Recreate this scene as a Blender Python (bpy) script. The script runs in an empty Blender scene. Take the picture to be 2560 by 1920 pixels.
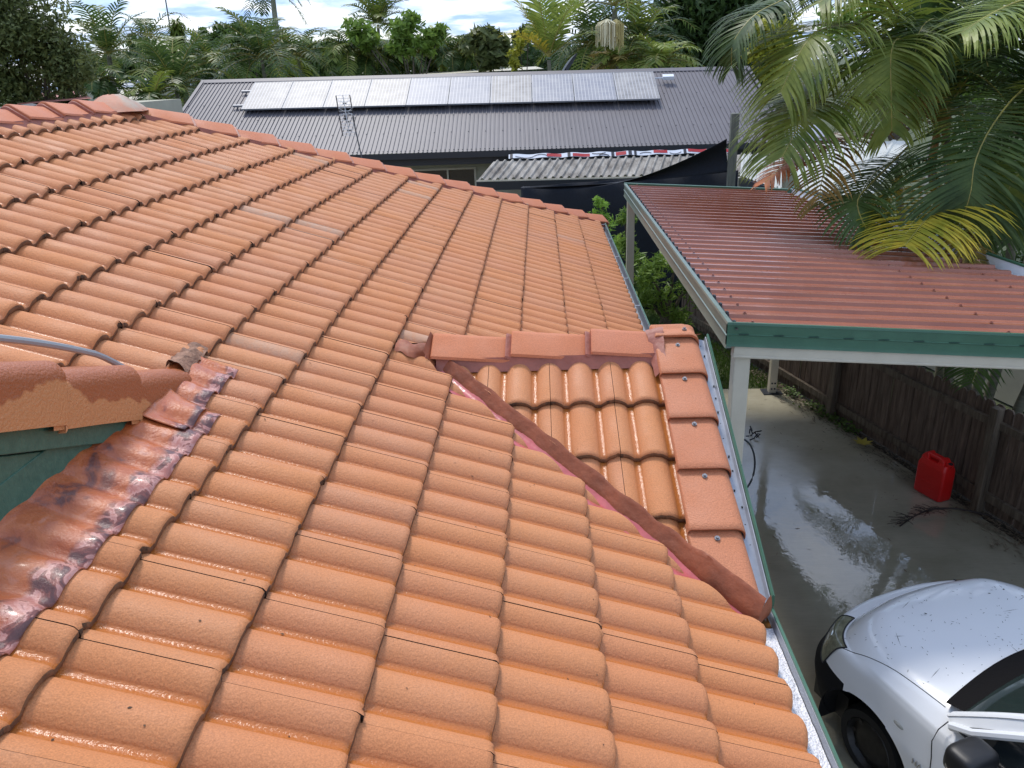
import bpy, bmesh, math, random
from mathutils import Vector, Matrix, noise
random.seed(7)
R = math.radians
S = bpy.context.scene
COL = S.collection
V = Vector

# ------------------------------------------------------------------ camera
F = 1926.57                      # focal length in pixels of the 2560 px photograph
CR = V((0.99884, 0.03095, -0.04149)); CF = V((-0.04459, 0.92460, -0.37832))
CU = CR.cross(CF).normalized(); CR = CF.cross(CU).normalized()
CP = V((-0.75171, -1.95253, 1.87368))
cam = bpy.data.cameras.new('camera'); camo = bpy.data.objects.new('camera', cam); COL.objects.link(camo)
cam.sensor_width = 36; cam.lens = F / 2560 * 36; cam.clip_start = .05; cam.clip_end = 2000
m3 = Matrix((CR, CU, -CF)).transposed(); camo.matrix_world = Matrix.Translation(CP) @ m3.to_4x4()
S.camera = camo
S.view_settings.view_transform = 'Standard'; S.view_settings.look = 'None'
S.view_settings.exposure = 0.63; S.view_settings.gamma = 1; S.view_settings.use_curve_mapping = False
S.render.resolution_x = 1024; S.render.resolution_y = 768

SUN_EL, SUN_AZ = 59, -22         # degrees; azimuth from +Y towards +X
SKY_STR, CLOUD = 0.14, 1.0
# ------------------------------------------------------------------ world
w = bpy.data.worlds.new('World'); S.world = w; w.use_nodes = True
nt = w.node_tree; N = nt.nodes; Lk = nt.links; N.clear()
out = N.new('ShaderNodeOutputWorld'); bg = N.new('ShaderNodeBackground'); bg.inputs[1].default_value = SKY_STR
sky = N.new('ShaderNodeTexSky'); sky.sky_type = 'NISHITA'; sky.sun_disc = False
sky.sun_elevation = R(SUN_EL); sky.sun_rotation = R(SUN_AZ); sky.dust_density = 1.2; sky.air_density = 1.0
tc = N.new('ShaderNodeTexCoord'); sep = N.new('ShaderNodeSeparateXYZ'); Lk.new(tc.outputs['Generated'], sep.inputs[0])
zz = N.new('ShaderNodeMath'); zz.operation = 'ADD'; zz.inputs[1].default_value = .16; Lk.new(sep.outputs[2], zz.inputs[0])
zm = N.new('ShaderNodeMath'); zm.operation = 'MAXIMUM'; zm.inputs[1].default_value = .05; Lk.new(zz.outputs[0], zm.inputs[0])
dx = N.new('ShaderNodeMath'); dx.operation = 'DIVIDE'; dy = N.new('ShaderNodeMath'); dy.operation = 'DIVIDE'
Lk.new(sep.outputs[0], dx.inputs[0]); Lk.new(zm.outputs[0], dx.inputs[1])
Lk.new(sep.outputs[1], dy.inputs[0]); Lk.new(zm.outputs[0], dy.inputs[1])
cmb = N.new('ShaderNodeCombineXYZ'); Lk.new(dx.outputs[0], cmb.inputs[0]); Lk.new(dy.outputs[0], cmb.inputs[1])
cn = N.new('ShaderNodeTexNoise'); cn.inputs['Scale'].default_value = 1.5; cn.inputs['Detail'].default_value = 9
cn.inputs['Roughness'].default_value = .6; cn.inputs['Distortion'].default_value = .35
Lk.new(cmb.outputs[0], cn.inputs['Vector'])
cr = N.new('ShaderNodeValToRGB'); cr.color_ramp.elements[0].position = .40; cr.color_ramp.elements[1].position = .60
cr.color_ramp.elements[0].color = (.45, .45, .45, 1); cr.color_ramp.elements[1].color = (.95, .95, .95, 1)
Lk.new(cn.outputs['Fac'], cr.inputs[0])
cn2 = N.new('ShaderNodeTexNoise'); cn2.inputs['Scale'].default_value = 3.1; cn2.inputs['Detail'].default_value = 6
Lk.new(cmb.outputs[0], cn2.inputs['Vector'])
cc = N.new('ShaderNodeValToRGB'); cc.color_ramp.elements[0].position = .44; cc.color_ramp.elements[1].position = .62
k = CLOUD / SKY_STR
cc.color_ramp.elements[0].color = (.30 * k, .46 * k, .80 * k, 1); cc.color_ramp.elements[1].color = (.90 * k, .93 * k, 1.0 * k, 1)
Lk.new(cn2.outputs['Fac'], cc.inputs[0])
mx = N.new('ShaderNodeMix'); mx.data_type = 'RGBA'; Lk.new(cr.outputs[0], mx.inputs[0])
Lk.new(sky.outputs[0], mx.inputs[6]); Lk.new(cc.outputs[0], mx.inputs[7])
Lk.new(mx.outputs[2], bg.inputs[0]); Lk.new(bg.outputs[0], out.inputs[0])
# ------------------------------------------------------------------ sun
sl = bpy.data.lights.new('sun', 'SUN'); sl.energy = 1.6; sl.angle = R(11); sl.color = (1, .955, .89)
so = bpy.data.objects.new('sun', sl); COL.objects.link(so)
sd = V((math.sin(R(SUN_AZ)) * math.cos(R(SUN_EL)), math.cos(R(SUN_AZ)) * math.cos(R(SUN_EL)), math.sin(R(SUN_EL))))
so.rotation_euler = sd.to_track_quat('Z', 'Y').to_euler()

# ------------------------------------------------------------------ measuring helpers
def ray(x, y): return CF + CR * ((x - 1280) / F) + CU * ((960 - y) / F)
def atY(x, y, Y):
    r = ray(x, y); return CP + r * ((Y - CP.y) / r.y)
def atX(x, y, X):
    r = ray(x, y); return CP + r * ((X - CP.x) / r.x)
def atZ(x, y, Z):
    r = ray(x, y); return CP + r * ((Z - CP.z) / r.z)
def onp(x, y, P, n):
    r = ray(x, y); return CP + r * ((P - CP).dot(n) / r.dot(n))
ZG = -2.35                       # ground level; z = 0 is the eave of the tiled roof
PITCH = R(22.81); TP = math.tan(PITCH); CPI = math.cos(PITCH); SPI = math.sin(PITCH)

# ------------------------------------------------------------------ object helpers
class M:
    def __init__(s): s.v = []; s.f = []; s.m = []; s.c = None
    def add(s, verts, faces, mi=0, cols=None):
        b = len(s.v); s.v += [tuple(q) for q in verts]
        s.f += [tuple(b + i for i in f) for f in faces]; s.m += [mi] * len(faces)
        if cols is not None:
            if s.c is None: s.c = []
            s.c += cols
    def box(s, c, sx, sy, sz, X=V((1, 0, 0)), Y=V((0, 1, 0)), Z=V((0, 0, 1)), mi=0):
        c = V(c); vs = []
        for k_ in (-1, 1):
            for j in (-1, 1):
                for i in (-1, 1): vs.append(c + X * (i * sx / 2) + Y * (j * sy / 2) + Z * (k_ * sz / 2))
        s.add(vs, [(0, 2, 3, 1), (4, 5, 7, 6), (0, 1, 5, 4), (2, 6, 7, 3), (0, 4, 6, 2), (1, 3, 7, 5)], mi)
    def beam(s, a, b, wd, ht, up=V((0, 0, 1)), mi=0):
        a = V(a); b = V(b); d = b - a; L = d.length; d.normalize()
        sd_ = d.cross(up).normalized(); u = sd_.cross(d)
        s.box((a + b) / 2, wd, L, ht, sd_, d, u, mi)
    def tube(s, pts, r, n=8, mi=0, cap=True, taper=None):
        pts = [V(p) for p in pts]; rings = []
        up = V((0, 0, 1))
        for i, p in enumerate(pts):
            d = (pts[min(i + 1, len(pts) - 1)] - pts[max(i - 1, 0)])
            if d.length < 1e-9: d = V((0, 0, 1))
            d.normalize()
            a = d.cross(up if abs(d.z) < .95 else V((1, 0, 0))).normalized(); b = a.cross(d)
            rr = r if taper is None else r * taper(i / (len(pts) - 1))
            rings.append([p + a * (rr * math.cos(2 * math.pi * q / n)) + b * (rr * math.sin(2 * math.pi * q / n)) for q in range(n)])
        vs = [q for rg in rings for q in rg]; fs = []
        for i in range(len(pts) - 1):
            for q in range(n): fs.append((i * n + q, i * n + (q + 1) % n, (i + 1) * n + (q + 1) % n, (i + 1) * n + q))
        if cap: fs.append(tuple(range(n))[::-1]); fs.append(tuple((len(pts) - 1) * n + q for q in range(n)))
        s.add(vs, fs, mi)
    def grid(s, fn, nu, nv, mi=0, cf=None):
        vs = [fn(i / nu, j / nv) for i in range(nu + 1) for j in range(nv + 1)]
        cols = [cf(i / nu, j / nv) for i in range(nu + 1) for j in range(nv + 1)] if cf else None
        fs = [(i * (nv + 1) + j, (i + 1) * (nv + 1) + j, (i + 1) * (nv + 1) + j + 1, i * (nv + 1) + j + 1) for i in range(nu) for j in range(nv)]
        s.add(vs, fs, mi, cols)
    def prism(s, poly, ext, mi=0):
        n = len(poly); poly = [V(p) for p in poly]; ext = V(ext)
        s.add(poly + [p + ext for p in poly], [tuple(range(n))[::-1], tuple(range(n, 2 * n))] + [(i, (i + 1) % n, n + (i + 1) % n, n + i) for i in range(n)], mi)
    def mesh(s, name):
        me = bpy.data.meshes.new(name); me.from_pydata(s.v, [], s.f); me.polygons.foreach_set('material_index', s.m)
        if s.c is not None:
            a = me.color_attributes.new('tint', 'FLOAT_COLOR', 'POINT')
            a.data.foreach_set('color', [x for c in s.c for x in c])
        return me
    def build(s, name, mats, parent=None, smooth=False, bevel=0, label=None, fix=True):
        me = s.mesh(name); o = bpy.data.objects.new(name, me); COL.objects.link(o)
        for mt in (mats if isinstance(mats, (list, tuple)) else [mats]): me.materials.append(mt)
        if parent:
            o.parent = parent
            o.location = -V(wloc(parent))
        if fix:
            bm = bmesh.new(); bm.from_mesh(me); bmesh.ops.recalc_face_normals(bm, faces=bm.faces); bm.to_mesh(me); bm.free()
        if smooth:
            me.polygons.foreach_set('use_smooth', [True] * len(me.polygons))
            if smooth != 'all': me.set_sharp_from_angle(angle=R(smooth if smooth is not True else 40))
        if bevel:
            bv = o.modifiers.new('bevel', 'BEVEL'); bv.width = bevel; bv.segments = 2; bv.limit_method = 'ANGLE'
        if label: o['label'] = label
        return o
def wloc(o):
    p = V(o.location)
    while o.parent: o = o.parent; p = p + V(o.location)
    return p
def thing(name, loc, label, cat, group=None):
    o = bpy.data.objects.new(name, None); COL.objects.link(o); o.location = loc; o.empty_display_size = .1
    return tag(o, label, cat, group)
def tag(o, label, cat, group=None, kind=None):
    if label: o['label'] = label
    if cat: o['category'] = cat
    if group: o['group'] = group
    if kind: o['kind'] = kind
    return o
def struct(o): o['kind'] = 'structure'; return o

# ------------------------------------------------------------------ materials
def mat(name, col, rough=.5, metal=0, var=0, vscale=4, bump=0, bscale=60, spec=.5, coat=0, col2=None, detail=5, dist=.004, stretch=None, transl=0):
    m = bpy.data.materials.new(name); m.use_nodes = True; n = m.node_tree.nodes; l = m.node_tree.links
    b = n['Principled BSDF']; b.inputs['Base Color'].default_value = (*col, 1); b.inputs['Roughness'].default_value = rough
    b.inputs['Metallic'].default_value = metal; b.inputs['Specular IOR Level'].default_value = spec
    if coat: b.inputs['Coat Weight'].default_value = coat; b.inputs['Coat Roughness'].default_value = .08
    t = n.new('ShaderNodeTexCoord'); src = t.outputs['Object']
    if stretch:
        mp = n.new('ShaderNodeMapping'); mp.inputs['Scale'].default_value = stretch; l.new(src, mp.inputs[0]); src = mp.outputs[0]
    if var or col2:
        nz = n.new('ShaderNodeTexNoise'); nz.inputs['Scale'].default_value = vscale; nz.inputs['Detail'].default_value = detail
        nz.inputs['Roughness'].default_value = .65
        l.new(src, nz.inputs['Vector']); r = n.new('ShaderNodeValToRGB'); l.new(nz.outputs['Fac'], r.inputs[0])
        r.color_ramp.elements[0].position = .32; r.color_ramp.elements[1].position = .68
        c2 = col2 if col2 else tuple(min(1, c * (1 + var)) for c in col)
        c1 = col if col2 else tuple(c * (1 - var) for c in col)
        r.color_ramp.elements[0].color = (*c1, 1); r.color_ramp.elements[1].color = (*c2, 1)
        l.new(r.outputs[0], b.inputs['Base Color'])
    if bump:
        nb = n.new('ShaderNodeTexNoise'); nb.inputs['Scale'].default_value = bscale; nb.inputs['Detail'].default_value = 4
        l.new(src, nb.inputs['Vector']); bu = n.new('ShaderNodeBump'); bu.inputs['Strength'].default_value = bump; bu.inputs['Distance'].default_value = dist
        l.new(nb.outputs['Fac'], bu.inputs['Height']); l.new(bu.outputs[0], b.inputs['Normal'])
    if transl:
        add_transl(m, transl)
    return m
def add_transl(m, f):
    n = m.node_tree.nodes; l = m.node_tree.links; b = n['Principled BSDF']
    tr = n.new('ShaderNodeBsdfTranslucent'); ms = n.new('ShaderNodeMixShader'); ms.inputs[0].default_value = f
    ci = b.inputs['Base Color']
    if ci.is_linked: l.new(ci.links[0].from_socket, tr.inputs[0])
    else: tr.inputs[0].default_value = ci.default_value
    o = n['Material Output']; l.new(b.outputs[0], ms.inputs[1]); l.new(tr.outputs[0], ms.inputs[2]); l.new(ms.outputs[0], o.inputs[0])

def tile_mat(name, c1, c2, bumpk=1.0):
    """painted cement tile: 'tint' r = tint of the single tile, g = pan (flat channel), b = worn / bleached"""
    m = bpy.data.materials.new(name); m.use_nodes = True; n = m.node_tree.nodes; l = m.node_tree.links
    b = n['Principled BSDF']; t = n.new('ShaderNodeTexCoord'); O = t.outputs['Object']
    at = n.new('ShaderNodeAttribute'); at.attribute_name = 'tint'; sp = n.new('ShaderNodeSeparateColor'); l.new(at.outputs['Color'], sp.inputs[0])
    nz = n.new('ShaderNodeTexNoise'); nz.inputs['Scale'].default_value = 2.2; nz.inputs['Detail'].default_value = 6; nz.inputs['Roughness'].default_value = .6; l.new(O, nz.inputs['Vector'])
    ad = n.new('ShaderNodeMath'); ad.operation = 'ADD'; l.new(nz.outputs['Fac'], ad.inputs[0]); l.new(sp.outputs[0], ad.inputs[1])
    mu = n.new('ShaderNodeMapRange'); mu.inputs[1].default_value = .2; mu.inputs[2].default_value = 1.7; l.new(ad.outputs[0], mu.inputs[0])
    mx = n.new('ShaderNodeMix'); mx.data_type = 'RGBA'; l.new(mu.outputs[0], mx.inputs[0]); mx.inputs[6].default_value = (*c1, 1); mx.inputs[7].default_value = (*c2, 1)
    # grain specks
    ng = n.new('ShaderNodeTexNoise'); ng.inputs['Scale'].default_value = 260; ng.inputs['Detail'].default_value = 3; l.new(O, ng.inputs['Vector'])
    mr = n.new('ShaderNodeMapRange'); mr.inputs[1].default_value = .3; mr.inputs[2].default_value = .7; mr.inputs[3].default_value = .80; mr.inputs[4].default_value = 1.14; l.new(ng.outputs['Fac'], mr.inputs[0])
    mg = n.new('ShaderNodeMix'); mg.data_type = 'RGBA'; mg.blend_type = 'MULTIPLY'; mg.inputs[0].default_value = 1; l.new(mx.outputs[2], mg.inputs[6]); l.new(mr.outputs[0], mg.inputs[7])
    # bleached tiles
    nw = n.new('ShaderNodeTexNoise'); nw.inputs['Scale'].default_value = 28; nw.inputs['Detail'].default_value = 5; l.new(O, nw.inputs['Vector'])
    wr = n.new('ShaderNodeMath'); wr.operation = 'MULTIPLY'; l.new(nw.outputs['Fac'], wr.inputs[0]); l.new(sp.outputs[2], wr.inputs[1])
    mb = n.new('ShaderNodeMix'); mb.data_type = 'RGBA'; l.new(wr.outputs[0], mb.inputs[0]); l.new(mg.outputs[2], mb.inputs[6]); mb.inputs[7].default_value = (.42, .33, .25, 1)
    # dark dirt specks
    nd = n.new('ShaderNodeTexNoise'); nd.inputs['Scale'].default_value = 17; nd.inputs['Detail'].default_value = 8; nd.inputs['Roughness'].default_value = .75; l.new(O, nd.inputs['Vector'])
    dr = n.new('ShaderNodeValToRGB'); dr.color_ramp.elements[0].position = .25; dr.color_ramp.elements[1].position = .36
    dr.color_ramp.elements[0].color = (.45, .38, .34, 1); dr.color_ramp.elements[1].color = (1, 1, 1, 1); l.new(nd.outputs['Fac'], dr.inputs[0])
    md = n.new('ShaderNodeMix'); md.data_type = 'RGBA'; md.blend_type = 'MULTIPLY'; md.inputs[0].default_value = 1; l.new(mb.outputs[2], md.inputs[6]); l.new(dr.outputs[0], md.inputs[7])
    # orange sediment in the pans close to the gutter
    ox = n.new('ShaderNodeSeparateXYZ'); l.new(O, ox.inputs[0])
    om = n.new('ShaderNodeMapRange'); om.inputs[1].default_value = -.75; om.inputs[2].default_value = -.25; om.inputs[3].default_value = 0; om.inputs[4].default_value = .85; l.new(ox.outputs[0], om.inputs[0])
    op = n.new('ShaderNodeMath'); op.operation = 'MULTIPLY'; l.new(om.outputs[0], op.inputs[0]); l.new(sp.outputs[1], op.inputs[1])
    mo = n.new('ShaderNodeMix'); mo.data_type = 'RGBA'; l.new(op.outputs[0], mo.inputs[0]); l.new(md.outputs[2], mo.inputs[6]); mo.inputs[7].default_value = (.46, .135, .02, 1)
    l.new(mo.outputs[2], b.inputs['Base Color'])
    # wetness: pans glossy
    nr = n.new('ShaderNodeTexNoise'); nr.inputs['Scale'].default_value = 5; nr.inputs['Detail'].default_value = 4; l.new(O, nr.inputs['Vector'])
    rr = n.new('ShaderNodeMapRange'); rr.inputs[1].default_value = .35; rr.inputs[2].default_value = .65; rr.inputs[3].default_value = .58; rr.inputs[4].default_value = .78; l.new(nr.outputs['Fac'], rr.inputs[0])
    rm = n.new('ShaderNodeMix'); rm.data_type = 'FLOAT'; l.new(sp.outputs[1], rm.inputs[0]); l.new(rr.outputs[0], rm.inputs[2]); rm.inputs[3].default_value = .20
    l.new(rm.outputs[0], b.inputs['Roughness'])
    b.inputs['Specular IOR Level'].default_value = .5
    nb = n.new('ShaderNodeTexNoise'); nb.inputs['Scale'].default_value = 120; nb.inputs['Detail'].default_value = 3; nb.inputs['Roughness'].default_value = .55; l.new(O, nb.inputs['Vector'])
    bu = n.new('ShaderNodeBump'); bu.inputs['Strength'].default_value = .40 * bumpk; bu.inputs['Distance'].default_value = .006; l.new(nb.outputs['Fac'], bu.inputs['Height'])
    l.new(bu.outputs[0], b.inputs['Normal'])
    return m

T_MAIN = tile_mat('tile_terracotta', (.59, .228, .078), (.56, .215, .088))
T_CAP = tile_mat('cap_terracotta', (.58, .195, .080), (.54, .18, .088), .8)
T_BARREL = tile_mat('barrel_cap_terracotta', (.56, .21, .095), (.50, .18, .085), 1.5)
T_BWET = mat('wet_stained_cap', (.30, .095, .038), .38, bump=.9, bscale=110, dist=.005)
def wetcap(m):
    n = m.node_tree.nodes; l = m.node_tree.links; b_ = n['Principled BSDF']; t = n.new('ShaderNodeTexCoord')
    nz = n.new('ShaderNodeTexNoise'); nz.inputs['Scale'].default_value = 3.6; nz.inputs['Detail'].default_value = 3; nz.inputs['Distortion'].default_value = .5; l.new(t.outputs['Object'], nz.inputs['Vector'])
    sx = n.new('ShaderNodeSeparateXYZ'); l.new(t.outputs['Object'], sx.inputs[0])
    # dry towards the lower edge of the sloping cap run
    ma = n.new('ShaderNodeMath'); ma.operation = 'MULTIPLY'; ma.inputs[1].default_value = .4206; l.new(sx.outputs[1], ma.inputs[0])
    mb_ = n.new('ShaderNodeMath'); mb_.operation = 'ADD'; l.new(ma.outputs[0], mb_.inputs[0]); l.new(sx.outputs[2], mb_.inputs[1])
    mc = n.new('ShaderNodeMath'); mc.operation = 'MULTIPLY_ADD'; mc.inputs[1].default_value = -3.2; mc.inputs[2].default_value = 3.2 * 1.085; l.new(mb_.outputs[0], mc.inputs[0])
    md_ = n.new('ShaderNodeMath'); md_.operation = 'ADD'; l.new(mc.outputs[0], md_.inputs[0]); l.new(nz.outputs['Fac'], md_.inputs[1])
    r_ = n.new('ShaderNodeValToRGB'); r_.color_ramp.elements[0].position = .55; r_.color_ramp.elements[1].position = .58
    r_.color_ramp.elements[0].color = (.40, .12, .042, 1); r_.color_ramp.elements[1].color = (.62, .26, .10, 1); l.new(md_.outputs[0], r_.inputs[0]); l.new(r_.outputs[0], b_.inputs['Base Color'])
wetcap(T_BWET)
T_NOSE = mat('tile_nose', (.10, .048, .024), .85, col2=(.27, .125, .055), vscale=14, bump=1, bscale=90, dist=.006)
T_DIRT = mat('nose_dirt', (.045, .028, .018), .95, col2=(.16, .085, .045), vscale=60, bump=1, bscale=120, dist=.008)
T_UNDER = mat('tile_gap', (.015, .010, .008), .9)
MORTAR = mat('pointing_mauve', (.34, .115, .075), .55, var=.18, vscale=7, bump=.5, bscale=30, dist=.01)
VRED = mat('valley_mortar', (.30, .085, .034), .6, var=.22, vscale=9, bump=.5, bscale=25, dist=.01)
PINK = mat('pink_flashing', (.52, .12, .12), .22, var=.15, vscale=8, bump=.3, bscale=12, dist=.01)
GREEN = mat('green_paint', (.050, .135, .080), .38, var=.12, vscale=6, bump=.15, bscale=40, dist=.002)
GREEN_OLD = mat('green_timber', (.045, .125, .085), .45, col2=(.075, .17, .115), vscale=7, bump=.4, bscale=22, dist=.004, stretch=(1, 6, 6))
ZINC = mat('zinc', (.36, .38, .42), .45, metal=.5, var=.12, vscale=7)
CREAM = mat('cream_paint', (.60, .54, .42), .42, var=.06, vscale=6)
CREAMWALL = mat('cream_wall', (.42, .40, .30), .8, var=.08, vscale=3)
BRICK = mat('house_wall', (.40, .33, .24), .85, var=.12, vscale=6)
WHITEP = mat('white_paint', (.75, .77, .80), .4)
DARKM = mat('dark_steel', (.018, .022, .030), .45, var=.2)
BLACKP = mat('black_plastic', (.012, .012, .013), .45, bump=.1)
SCREW = mat('screw_metal', (.30, .30, .30), .35, metal=.8)
GLASSD = mat('dark_glass', (.012, .016, .018), .04, spec=.8)

# ------------------------------------------------------------------ ground
def plane_obj(name, x0, y0, x1, y1, z, m):
    b = M(); b.add([(x0, y0, z), (x1, y0, z), (x1, y1, z), (x0, y1, z)], [(0, 1, 2, 3)]); return struct(b.build(name, m, fix=False))
EARTH = mat('earth_grass', (.045, .065, .02), .9, col2=(.09, .10, .045), vscale=1.3, bump=.6, bscale=20, dist=.05)
plane_obj('ground', -600, -300, 600, 900, ZG - .03, EARTH)
def concrete_mat():
    m = bpy.data.materials.new('wet_concrete'); m.use_nodes = True; n = m.node_tree.nodes; l = m.node_tree.links; b = n['Principled BSDF']
    t = n.new('ShaderNodeTexCoord'); O = t.outputs['Object']
    nz = n.new('ShaderNodeTexNoise'); nz.inputs['Scale'].default_value = 1.1; nz.inputs['Detail'].default_value = 7; nz.inputs['Roughness'].default_value = .6; l.new(O, nz.inputs['Vector'])
    r = n.new('ShaderNodeValToRGB'); l.new(nz.outputs['Fac'], r.inputs[0]); r.color_ramp.elements[0].position = .3; r.color_ramp.elements[1].position = .7
    r.color_ramp.elements[0].color = (.33, .30, .205, 1); r.color_ramp.elements[1].color = (.52, .48, .36, 1)
    mp = n.new('ShaderNodeMapping'); mp.inputs['Scale'].default_value = (7, 130, 1); mp.inputs['Rotation'].default_value = (0, 0, R(2)); l.new(O, mp.inputs[0])
    n2 = n.new('ShaderNodeTexNoise'); n2.inputs['Scale'].default_value = 1; n2.inputs['Detail'].default_value = 3; l.new(mp.outputs[0], n2.inputs['Vector'])
    mr = n.new('ShaderNodeMapRange'); mr.inputs[3].default_value = .86; mr.inputs[4].default_value = 1.12; l.new(n2.outputs['Fac'], mr.inputs[0])
    mg = n.new('ShaderNodeMix'); mg.data_type = 'RGBA'; mg.blend_type = 'MULTIPLY'; mg.inputs[0].default_value = 1; l.new(r.outputs[0], mg.inputs[6]); l.new(mr.outputs[0], mg.inputs[7])
    l.new(mg.outputs[2], b.inputs['Base Color'])
    ss = n.new('ShaderNodeSeparateXYZ'); l.new(O, ss.inputs[0])
    wy = n.new('ShaderNodeMapRange'); wy.inputs[1].default_value = 4.9; wy.inputs[2].default_value = 5.9; wy.inputs[3].default_value = .02; wy.inputs[4].default_value = .23
    we = n.new('ShaderNodeTexNoise'); we.inputs['Scale'].default_value = 1.6; we.inputs['Detail'].default_value = 4; l.new(O, we.inputs['Vector'])
    wa = n.new('ShaderNodeMath'); wa.operation = 'MULTIPLY_ADD'; wa.inputs[1].default_value = 1.6; l.new(we.outputs['Fac'], wa.inputs[0]); l.new(ss.outputs[1], wa.inputs[2])
    wy.inputs[1].default_value = 5.9; wy.inputs[2].default_value = 6.6; l.new(wa.outputs[0], wy.inputs[0]); l.new(wy.outputs[0], b.inputs['Roughness'])
    wd_ = n.new('ShaderNodeMapRange'); wd_.inputs[1].default_value = 5.6; wd_.inputs[2].default_value = 7.0; wd_.inputs[3].default_value = .62; wd_.inputs[4].default_value = 1.0; l.new(wa.outputs[0], wd_.inputs[0])
    wm = n.new('ShaderNodeMix'); wm.data_type = 'RGBA'; wm.blend_type = 'MULTIPLY'; wm.inputs[0].default_value = 1; l.new(mg.outputs[2], wm.inputs[6]); l.new(wd_.outputs[0], wm.inputs[7]); l.new(wm.outputs[2], b.inputs['Base Color'])
    b.inputs['IOR'].default_value = 2.0
    nb = n.new('ShaderNodeTexNoise'); nb.inputs['Scale'].default_value = 7; nb.inputs['Detail'].default_value = 4; nb.inputs['Distortion'].default_value = 1.2; l.new(O, nb.inputs['Vector'])
    bu = n.new('ShaderNodeBump'); bu.inputs['Strength'].default_value = .10; bu.inputs['Distance'].default_value = .01; l.new(nb.outputs['Fac'], bu.inputs['Height']); l.new(bu.outputs[0], b.inputs['Normal'])
    return m
fence_x = lambda y: 3.23 - .291 * (y - 5.78)
b = M(); b.prism([(-.28, -9, ZG), (fence_x(-9) - .42, -9, ZG), (fence_x(7.95) - .42 + .36, 7.95, ZG), (-.28, 8.05, ZG)], (0, 0, -.1))
b.build('driveway', concrete_mat()); struct(bpy.data.objects['driveway'])
SOIL = mat('leaf_soil', (.012, .009, .006), .85, col2=(.045, .032, .018), vscale=14, bump=1, bscale=40, dist=.03)
b = M(); b.add([(fence_x(-9) - .44, -9, ZG - .008), (fence_x(-9) + .6, -9, ZG - .008), (fence_x(11) + .6, 11, ZG - .008), (fence_x(11) - .35, 11, ZG - .008), (fence_x(7.95) - .1, 7.95, ZG - .008)], [(0, 1, 2, 3, 4)])
struct(b.build('garden_soil', SOIL, fix=False))

# ------------------------------------------------------------------ TILE ROOF GENERATOR
GA = .3285; TW = .30; STEP = .032; RH = .032
def roll_h(t):                         # profile across two rolls, t in 0..TW, roll centres at 0 and .15 (joint on the crest at t=0)
    d = abs(((t + .075) % .15) - .075)
    q = d / .0620
    return RH * (1 - q ** 2.3) ** .9 if q < 1 else 0.0
def pan_m(t):
    d = abs(((t + .075) % .15) - .075); return min(1, max(0, (d - .056) / .008))
TS = [0, .012, .024, .035, .044, .051, .0565, .0600, .0622, .075, .0878, .09, .0935, .099, .106, .115, .126, .138, .15]
TS = TS + [t + .15 for t in TS[1:]]
def tile_field(O, T, U, Nn, i0, i1, j0, j1, bleach=None, seed=1, cov=None):
    """courses i (up the slope U), columns j (along T); surface plane passes through the crests of the noses"""
    mb = M(); mb.c = []
    rnd = random.Random(seed)
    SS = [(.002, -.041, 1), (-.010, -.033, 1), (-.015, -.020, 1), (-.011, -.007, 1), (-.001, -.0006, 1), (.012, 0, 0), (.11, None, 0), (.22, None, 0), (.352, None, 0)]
    for i in range(i0, i1):
        for j in range(j0, j1):
            if cov and not cov(i, j): continue
            ds = rnd.gauss(0, .0013); dn = rnd.gauss(0, .0006); tilt = rnd.gauss(0, .0007); skew = rnd.gauss(0, .0010)
            tint = rnd.random(); bl = bleach(i, j, rnd) if bleach else 0
            half_b = rnd.random() < .5; chip = rnd.choice((0, 0, .006, .012, .018)); chside = rnd.random() < .5
            base = len(mb.v)
            rows = len(SS); nt_ = len(TS)
            for (s_, off, nz_) in SS:
                for q, t in enumerate(TS):
                    tt = t
                    edge = 0
                    if q == 0: tt = .0012
                    if q == nt_ - 1: tt = TW - .0012
                    o = off if off is not None else 0
                    if s_ > .013: o = -STEP * (s_ - .013) / GA
                    h = roll_h(t) - RH + o + dn + tilt * (t / TW - .5) * 2
                    ss = s_ + ds + skew * (t / TW - .5)
                    if nz_:
                        ss += .0022 * noise.noise(V((i * 3.1 + s_ * 50, (j * TW + t) * 45, seed)))
                        if (q < 3) if chside else (q > nt_ - 4): ss += (.3 + noise.noise(V((i * 9.1, j * 5.7, q * 1.7 + s_ * 90)))) * chip * .9; h += .004 * noise.noise(V((i * 2.1, j * 8.7, q * 2.7)))
                        h += .0016 * noise.noise(V((i * 7.7, (j * TW + t) * 70 + 5, s_ * 99)))
                    p = O + U * (i * GA + ss) + T * (j * TW + tt) + Nn * h
                    mb.v.append(tuple(p)); mb.c.append((tint, pan_m(t), bl if (bl < .3 or half_b == (abs(t - TW / 2) < .075)) else .1, 1))
            for r_ in range(rows - 1):
                for q in range(nt_ - 1):
                    a = base + r_ * nt_ + q
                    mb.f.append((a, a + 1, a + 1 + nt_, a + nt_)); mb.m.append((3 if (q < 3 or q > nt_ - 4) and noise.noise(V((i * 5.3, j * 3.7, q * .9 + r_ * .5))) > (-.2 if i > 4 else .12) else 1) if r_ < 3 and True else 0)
            # joint side walls
            for q, sg in ((0, 1), (nt_ - 1, -1)):
                b2 = len(mb.v)
                for r_ in range(rows):
                    p = V(mb.v[base + r_ * nt_ + q]) - Nn * .012; mb.v.append(tuple(p)); mb.c.append((tint, 0, 0, 1))
                for r_ in range(rows - 1):
                    a = base + r_ * nt_ + q; c = b2 + r_
                    mb.f.append((a, c, c + 1, a + nt_) if sg > 0 else (a, a + nt_, c + 1, c)); mb.m.append(2)
    return mb
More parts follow.
